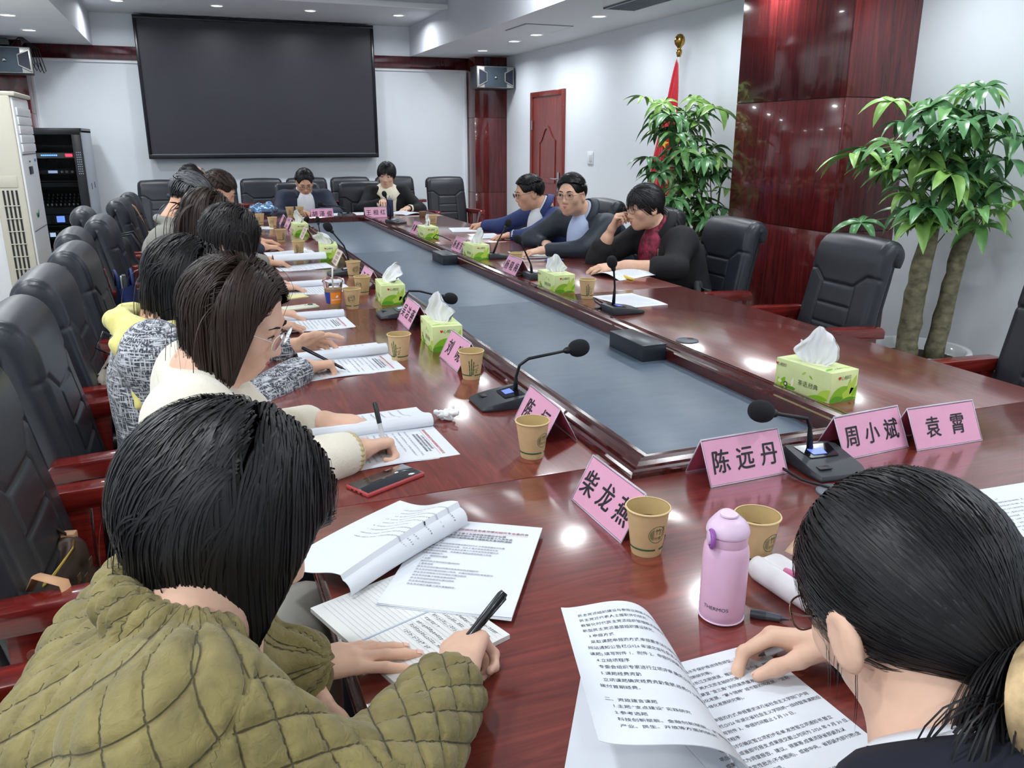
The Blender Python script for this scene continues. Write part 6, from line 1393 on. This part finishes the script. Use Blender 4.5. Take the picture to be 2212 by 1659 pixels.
# ================================================================ PENS
pk = M('pen_black_plastic', srgb(22,24,28), .25, coat=.3); pgr = M('pen_grey', srgb(96,102,110), .3, metal=.5); pclear = M('pen_clear', srgb(200,204,210), .1, coat=.4); ppink = M('pen_pink', srgb(200,110,150), .35); pyel = M('pen_yellow', srgb(226,198,70), .35)
def pen(label, a, b, m0, m1, r=.0048, clip=True, name='pen'):
    t = thing(name, label, 'pen', (0,0,0)); a, b = A3(*a), A3(*b); d = b-a; n = nrm(d); L = np.linalg.norm(d)
    G().tube([a,a+n*.012,a+n*.014],[.0008,r*.55,r*.8],12).obj('tip', m1, t, smooth='auto')
    G().tube([a+n*.013,a+n*L*.62],[r*.92,r],14).obj('barrel', m0, t, smooth='auto')
    G().tube([a+n*L*.60,a+n*(L-.006),b],[r*1.08,r*1.12,r*.85],14).obj('cap', m1, t, smooth='auto')
    if clip:
        s = nrm(np.cross(n,A3(.3,.2,1))); G().tube([b-n*.004+s*r,b-n*.006+s*r*2.2,b-n*.04+s*r*1.7,b-n*.046+s*r*1.1],[.0016,.0016,.0014,.001],8).obj('clip', m1, t, smooth=True)
    return t
pen('black gel pen gripped by the hand in the olive sleeve', (.250,.905,.772),(.345,.925,.857),pk,pk,.0062)
pen('grey marker gripped by the hand at the near table end', (.663,.783,.768),(.745,.715,.842),pclear,pgr,.0052,False)
pen('clear gel pen with black cap gripped above the ribbed cuff', (.352,1.695,.772),(.338,1.735,.885),pclear,pk,.0052)
pen('black pen gripped by the hand in the tweed sleeve', (.392,2.44,.770),(.275,2.52,.832),pk,pk,.0050)
pen('pink pen at the hand on the fourth document', (.45,3.93,.775),(.36,3.96,.80),ppink,ppink,.0045,False)
pen('silver pen gripped by the person in bright blue', (2.10,6.24,.775),(2.14,6.28,.895),pgr,pgr,.005)
pen('yellow highlighter lying before the black blazer', (2.052,3.615,.768),(2.050,3.725,.768),pyel,pyel,.0075,False)
pen('dark grey marker cap lying beside the pink thermos', (.765,.842,.7665),(.722,.878,.7665),pgr,M('cap_dark', srgb(66,72,80), .35),.0065,True,'marker_cap')
pen('black pen lying on the papers of the speaking person', (1.93,4.78,.767),(1.86,4.86,.767),pk,pk,.004)
pen('blue and white pen lying before the speaking person', (1.72,4.42,.767),(2.02,4.40,.767),pclear,M('pen_blue', srgb(60,90,170), .3),.004)
# ================================================================ PHONES
t = thing('smartphone', 'black screened phone in a coral red case on the table', 'phone', (.322,1.572,TZ), R(27))
G().b2(-.077,.077,-.037,.037,0,.0095).obj('case', M('coral_case', srgb(176,70,72), .45), t, bevel=.0035, segs=3)
G().b2(-.0735,.0735,-.0335,.0335,.0085,.0102).obj('screen', M('phone_glass', srgb(30,34,40), .06, coat=1), t, bevel=.001)
for y in (-.015,.0,.014): G().box((-.0772,y,.0045),(.001,.006,.003)).obj('port', pk, t)
t = thing('smartphone', 'cream phone lying face down with round lens ring', 'phone', (.385,3.51,TZ), R(12))
G().b2(-.076,.076,-.037,.037,0,.010).obj('case', M('cream_case', srgb(226,226,206), .35), t, bevel=.0045, segs=3)
G().lathe([(.0255,.0101),(.024,.013),(.0005,.013)],28,(.048,0,0)).obj('lens_plate', M('lens_plate', srgb(216,216,200), .25), t, smooth='auto'); G().lathe([(.012,.0131),(.011,.015),(.0005,.015)],20,(.048,.0,0)).obj('lens', pk, t, smooth='auto')
# ================================================================ DRINKS
pinkb = M('thermos_pink', srgb(226,184,214), .35, coat=.2); pinkl = M('thermos_lid', srgb(228,200,226), .35); purp = M('thermos_purple', srgb(150,84,170), .35)
t = thing('thermos_flask', 'pale pink thermos flask with a purple push ring on its lid', 'thermos', (.682,.895,TZ), R(-25)); t.scale = (1,1,.92)
G().lathe([(.0005,.001),(.029,.001),(.0325,.006),(.0335,.02),(.0335,.118),(.032,.130),(.0295,.136)],48).obj('bottle', pinkb, t, smooth='auto')
G().lathe([(.0325,.0045),(.0338,.005),(.0338,.0065),(.0325,.007)],48).obj('base_seam', pinkl, t, smooth=True)
G().lathe([(.0285,.134),(.0298,.137),(.0298,.150),(.028,.151)],48).obj('neck_ring', M('thermos_ring', srgb(222,178,208), .35), t, smooth='auto')
v = Vol(.0025); v.ell((0,0,.156),(.0315,.0315,.027),None,.01); v.ell((0,0,.192),(.03,.03,.0085),None,.004,True); v.cap((.0,.016,.172),(0,.030,.168),.012,.006,.012); v.plane((0,0,.151),(0,0,-1),.003)
V,F = v.mesh(); link('lid', npmesh('lid',V,F,pinkl), t)
G().lathe([(.013,.1822),(.0125,.1846),(.0005,.1848)],24,(0,0,0)).obj('lid_disc', pinkl, t, smooth='auto')
G().tube([(-.020,-.020+.0*k,.0)] and [(-.026+.0,-.018+.013*math.cos(a),.150+.013*math.sin(a)) for a in np.linspace(0,2*math.pi,20)],.0035,8,cap=False).obj('push_ring', purp, t, smooth=True)
G().tube([(-.022,-.018,.150),(-.032,-.018,.150)],.009,20).obj('push_button', pinkl, t, smooth='auto')
V,F = text_geo('THERMOS',.0085,'CENTER'); G().add([((.0339)*math.cos(-2.05+x/.0335),.0339*math.sin(-2.05+x/.0335),.030+y) for x,y in V],F).obj('lettering', print_k, t)
t = thing('iced_coffee', 'clear plastic cup of iced coffee with orange and blue sleeve and straw', 'drink', (.522,3.455,TZ), CM)
clearp = M('clear_plastic', (.97,.98,.98), .05, trans=1., ior=1.15); cof = M('milky_coffee', srgb(186,146,106), .3)
G().lathe([(.026,.001),(.027,0),(.0405,.112),(.041,.114)],40).obj('cup', clearp, t, smooth='auto'); G().lathe([(.0005,.002),(.0255,.002),(.0375,.088),(.0005,.088)],40).obj('coffee', cof, t, smooth='auto')
rc = lambda z: .0275+.0125*z/.112
for nm,c_,a0,a1 in (('orange_sleeve',srgb(240,138,30),-.55,1.2),('blue_sleeve',srgb(40,62,150),-2.9,-.55)):
    G().grid([[( (rc(z)+.0008)*math.cos(a+(z-.05)*(2.2 if abs(a+.55) < .01 else 0)), (rc(z)+.0008)*math.sin(a+(z-.05)*(2.2 if abs(a+.55) < .01 else 0)), z) for a in np.linspace(a0,a1,24)] for z in np.linspace(.026,.075,6)]).obj(nm, M(nm, c_, .5), t, smooth=True)
g = G()
V,F = text_geo('NOWWA',.010,'CENTER'); g.add([((rc(.04)+.0016)*math.cos(.25+x/.033),(rc(.04)+.0016)*math.sin(.25+x/.033),.040+y) for x,y in V],F)
bird = [(-.006,0),(-.002,.006),(-.004,.012),(.001,.008),(.006,.013),(.006,.005),(.003,-.002)]; g.add([((rc(.055)+.0016)*math.cos(.25+x/.033),(rc(.055)+.0016)*math.sin(.25+x/.033),.054+y) for x,y in bird],[tuple(range(7))]); g.obj('sleeve_logo', white_m, t)
rows = []
for r0,z0 in ((.0385,.112),(.0425,.113),(.043,.119),(.040,.124),(.034,.132),(.020,.134),(.0005,.134)): rows.append([((r0+(.0012 if k%4 < 2 and r0 > .03 else 0))*math.cos(k*math.pi/20),(r0+(.0012 if k%4 < 2 and r0 > .03 else 0))*math.sin(k*math.pi/20),z0) for k in range(40)])
G().grid(rows,close_u=True).obj('lid', clearp, t, smooth=True)
G().tube([(.004,0,.02),(.0,.0,.134),(-.004,.004,.175)],.0035,10).obj('straw', M('straw_white', srgb(226,224,214), .5), t, smooth=True)
t = thing('water_bottle', 'slim navy drinking bottle with grey cap before the cream collar', 'bottle', (1.72,7.62,TZ))
G().b2(-.028,.028,-.022,.022,0,.15).obj('bottle', M('bottle_navy', srgb(40,48,84), .35), t, bevel=.008, segs=3); G().lathe([(.018,.15),(.02,.152),(.02,.166),(.012,.172),(.006,.18),(.004,.19)],20).obj('cap', M('bottle_cap', srgb(140,146,150), .4), t, smooth='auto')
t = thing('small_box', 'small brown box beside the far papers', 'box', (1.985,7.45,TZ)); G().b2(-.028,.028,-.02,.02,0,.05).obj('carton', M('brown_card', srgb(110,80,56), .6), t, bevel=.002); G().b2(-.029,.029,-.021,.021,.040,.051).obj('lid', M('brown_card_lid', srgb(124,92,64), .6), t, bevel=.002)
# ================================================================ PENCIL CASE, CRUMPLED THINGS
pc = thing('pencil_case', 'open white pencil case with beige lining and pink stationery', 'pencil case', (.828,.890,TZ), R(-86))
wc = M('case_white', srgb(228,226,230), .4, coat=.2); lin = M('case_beige', srgb(222,190,160), .6)
v = Vol(.0035); v.cap((-.07,-.02,.022),(.08,-.02,.022),.022,.022,.01); v.cap((-.07,.012,.020),(.08,.012,.020),.020,.020,.02); v.cap((-.07,-.004,.040),(.08,-.004,.040),.014,.014,.008,True); v.plane((0,0,.0015),(0,0,-1),.002)
V,F = v.mesh(); link('pouch', npmesh('pouch',V,F,wc), pc)
g = G(); rows = []
for i in range(10):
    u = i/9; rows.append([(-.075+.15*q/9, .03+.045*u+.006*math.sin(q*.7), .040+.030*math.sin(u*1.5)) for q in range(10)])
g.grid(rows); o = g.obj('open_flap', lin, pc, smooth=True); m_ = o.modifiers.new('solid','SOLIDIFY'); m_.thickness = .002
for k,(x,m0) in enumerate(((-.03,ppink),(0,wc),(.03,M('eraser_lilac', srgb(196,170,216), .5)))): G().tube([(x,-.01,.036),(x+.06,-.004,.045)],.006,10).obj('marker', m0, pc, smooth='auto')
for k in range(8): G().box((-.05+.012*k,.055,.0625),(.004,.010,.0006)).obj('printed_mark', print_k, pc)
def crumple(name,label,cat,c,r,seed,mat,flat_=.7,res=.004,n=9,loc=None):
    rg = random.Random(seed); v = Vol(res)
    for k in range(n):
        a = [rg.uniform(-1,1)*r for _ in range(3)]; b = [rg.uniform(-1,1)*r for _ in range(3)]; v.cap(A3(a[0],a[1],abs(a[2])*flat_+r*.3),A3(b[0],b[1],abs(b[2])*flat_+r*.25),r*.30,r*.18,r*.12)
    v.plane((0,0,.001),(0,0,-1),.003); V,F = v.mesh(); V = V+vnormals(V,F)*(r*.10*wave(V,seed,9/r)+r*.06*wave(V,seed+3,22/r))[:,None]; V[:,2] = np.maximum(V[:,2],0)
    me = npmesh(name,V,F,mat,False); o = link(name,me); o.location = c; return tag(o,label,cat)
crumple('crumpled_tissue','crumpled white tissue ball beside the blue lit microphone','tissue',(.556,1.905,TZ),.025,3,tissue_m,.9,.003)
foil = M('blue_foil', srgb(128,166,206), .2, metal=.6)
crumple('foil_bag','crumpled shiny light blue bag at the far table end','bag',(.62,8.0,TZ),.11,6,foil,.65,.011,14)
o = G().b2(-.06,.06,-.045,.045,0,.006).obj('sticky_notes', M('pale_yellow_pad', srgb(232,226,170), .7), None, bevel=.001, loc=(.385,3.78,TZ), rot=(0,0,.35)); tag(o,'pad of pale yellow notes beside the iced coffee','notepad')
# ================================================================ BAGS ON THE CHAIRS
brownl = M('dark_brown_canvas', srgb(62,44,34), .5, var=.25, vscale=60); tanl = M('tan_leather', srgb(196,150,112), .5); brass = M('brass_zip', srgb(190,160,80), .3, metal=1)
t = thing('handbag', 'dark brown shoulder bag with tan straps and brass zip on a chair', 'bag', (-.345,1.70,.48), R(78))
v = Vol(.006); v.cap((-.11,0,.05),(.11,0,.05),.05,.05,.03); v.cap((-.115,0,.12),(.115,0,.12),.036,.036,.04); v.ell((0,0,.165),(.10,.022,.035),None,.008,True); v.plane((0,0,.002),(0,0,-1),.004)
V,F = v.mesh(); link('bag_body', npmesh('bag_body',V,F,brownl), t)
for s in (-1,1): G().tube([(-.12,s*.012,.148),(-.06,s*.030,.154),(.06,s*.030,.154),(.12,s*.012,.148)],.0035,8).obj('zip', brass, t, smooth=True)
for x in (-.13,.13): G().b2(x-.012,x+.012,-.014,.014,.10,.16).obj('strap_tab', tanl, t, bevel=.003)
for k in range(6): G().box((-.09+.035*k,-.0515,.09+.02*(k%2)),(.018,.001,.018)).obj('square_motif', M('motif_brown', srgb(92,66,46), .5), t)
G().tube([(-.13,-.01,.15),(-.16,-.05,.215),(-.175,-.10,.205),(-.18,-.115,.13),(-.175,-.12,.05)],[.010,.012,.012,.012,.012],10,flat=.25).obj('shoulder_strap', tanl, t, smooth=True)
G().tube([(.13,.0,.15),(.10,.05,.22),(.0,.07,.26),(-.08,.06,.24),(-.13,.0,.16)],.010,10,flat=.3).obj('handle', M('strap_dark', srgb(54,40,34), .5), t, smooth=True)
leo = M('leopard_print_cloth', srgb(206,198,178), .8, bump=.3, bscale=60); nt = leo.node_tree; b_ = nt.nodes['Principled BSDF']; vo = nt.nodes.new('ShaderNodeTexVoronoi'); vo.inputs['Scale'].default_value = 55; vo.inputs['Randomness'].default_value = 1; tc = nt.nodes.new('ShaderNodeTexCoord'); nt.links.new(tc.outputs['Object'],vo.inputs['Vector']); cr = nt.nodes.new('ShaderNodeValToRGB'); cr.color_ramp.elements[0].color = (*srgb(44,42,44),1); cr.color_ramp.elements[0].position = .30; cr.color_ramp.elements[1].color = (*srgb(214,206,188),1); cr.color_ramp.elements[1].position = .36; nt.links.new(vo.outputs['Distance'],cr.inputs[0]); nt.links.new(cr.outputs[0],b_.inputs['Base Color'])
t = thing('cloth_bag', 'leopard print drawstring bag on the seat behind the tweed jacket', 'bag', (-.30,3.06,.48))
v = Vol(.008); v.cap((0,-.02,.08),(0,.06,.08),.075,.075,.04); v.cap((-.02,0,.16),(.01,.02,.25),.055,.022,.04); v.cap((.01,.02,.25),(.02,.05,.30),.022,.035,.02); v.plane((0,0,.002),(0,0,-1),.004); V,F = v.mesh(); V = cloth_disp(V,F,3,.006,50); link('bag_body', npmesh('bag_body',V,F,leo), t)
G().tube([(0,-.02,.25),(-.05,-.04,.29),(-.03,.02,.33),(.03,.07,.28),(.05,.05,.18)],.005,8).obj('drawstring', pk, t, smooth=True)
t = thing('tote_bag', 'navy blue fabric tote bag with papers showing on a chair', 'bag', (-.36,4.60,.48), R(-80))
nv = M('navy_tote_fabric', srgb(36,50,104), .75, bump=.2, bscale=150); g = G(); rows = []
for i in range(12):
    u = i/11; ring = []
    for j in range(40):
        a = 2*math.pi*j/40; ca, sa = math.cos(a), math.sin(a); rx, ry = .13*(1+.05*math.sin(3*a+u*4)), .055*(1-.25*u); p = 3.2
        ring.append((rx*math.copysign(abs(ca)**(2/p),ca), ry*math.copysign(abs(sa)**(2/p),sa)+.006*math.sin(u*6+a*2), u*.26+.008*math.sin(a*3)*u))
    rows.append(ring)
g.grid(rows,close_u=True); g.f.append(tuple(range(39,-1,-1))); g.m.append(0); o = g.obj('bag_body', nv, t, smooth=True)
for s in (-1,1): G().tube([(-.07,s*.035,.24),(-.06,s*.03,.31),(-.02,s*.04,.33),(.04,s*.035,.31),(.07,s*.035,.25)],.007,8,flat=.3).obj('handle', nv, t, smooth=True)
G().b2(-.08,.0,-.01,.01,.05,.29).obj('rolled_paper', paper_m, t, bevel=.004); G().b2(.02,.07,-.012,.006,.05,.31).obj('spiral_notebook', M('notebook_dark', srgb(60,64,60), .6), t, bevel=.003)
t = thing('backpack', 'black backpack with webbing straps lying on a chair', 'bag', (-.40,6.0,.48)); t.scale = (1,1.1,1.25)
bp_ = M('backpack_nylon', srgb(30,33,36), .7, bump=.3, bscale=200); v = Vol(.009); v.cap((-.04,-.09,.10),(-.04,.09,.10),.085,.085,.04); v.cap((-.06,-.08,.22),(-.06,.08,.22),.065,.065,.06); v.cap((.05,-.07,.08),(.05,.07,.08),.05,.05,.03); v.plane((0,0,.002),(0,0,-1),.004); V,F = v.mesh(); V = cloth_disp(V,F,4,.005,40); link('bag_body', npmesh('bag_body',V,F,bp_), t)
for s in (-1,1): G().tube([(-.05,s*.06,.29),(.02,s*.075,.30),(.07,s*.08,.22),(.08,s*.07,.12)],.016,8,flat=.3).obj('shoulder_strap', bp_, t, smooth=True)
G().tube([(.098,-.06,.09),(.102,0,.12),(.098,.06,.09)],.003,6).obj('zip', pgr, t, smooth=True)
t = thing('strap_bag', 'dark bag with beige rim and long tan strap on a chair', 'bag', (-.30,7.44,.48)); t.scale = (1,1,1.7)
v = Vol(.009); v.cap((0,-.10,.08),(0,.10,.08),.075,.075,.04); v.plane((0,0,.002),(0,0,-1),.004); V,F = v.mesh(); link('bag_body', npmesh('bag_body',V,F,bp_), t)
G().tube([(.07,-.12,.13),(.075,0,.15),(.07,.12,.13),(-.06,.12,.14),(-.06,-.12,.14),(.07,-.12,.13)],.011,8).obj('rim', M('beige_trim', srgb(202,186,150), .6), t, smooth=True)
G().tube([(-.05,-.11,.14),(-.08,-.14,.20),(-.12,-.17,.265),(-.14,-.18,.275)],.014,8,flat=.25).obj('strap', tanl, t, smooth=True)
t = thing('small_bag', 'navy pouch with gold trim on the chair beside the backpack', 'bag', (-.27,6.72,.48)); t.scale = (1.2,1.2,1.3)
v = Vol(.007); v.cap((0,-.05,.06),(0,.05,.06),.055,.055,.03); v.plane((0,0,.002),(0,0,-1),.004); V,F = v.mesh(); link('bag_body', npmesh('bag_body',V,F,nv), t); G().tube([(.03,-.09,.05),(.045,-.04,.12),(.04,.04,.12),(.03,.09,.05)],.004,8).obj('trim_cord', brass, t, smooth=True)
t = thing('black_bag', 'soft black bag slumped on the seat beside the black blazer', 'bag', (2.58,3.78,.48))
v = Vol(.008); v.cap((0,-.09,.08),(0,.08,.09),.07,.06,.03); v.cap((-.05,-.06,.13),(.0,.05,.19),.035,.03,.03); v.cap((-.08,-.08,.12),(-.04,.0,.21),.02,.018,.02); v.plane((0,0,.002),(0,0,-1),.004); V,F = v.mesh(); V = cloth_disp(V,F,7,.009,45); link('bag_body', npmesh('bag_body',V,F,bp_), t)
G().tube([(-.07,-.10,.16),(-.09,-.13,.21),(-.06,-.15,.20),(-.04,-.17,.10)],.010,8,flat=.3).obj('strap', bp_, t, smooth=True)
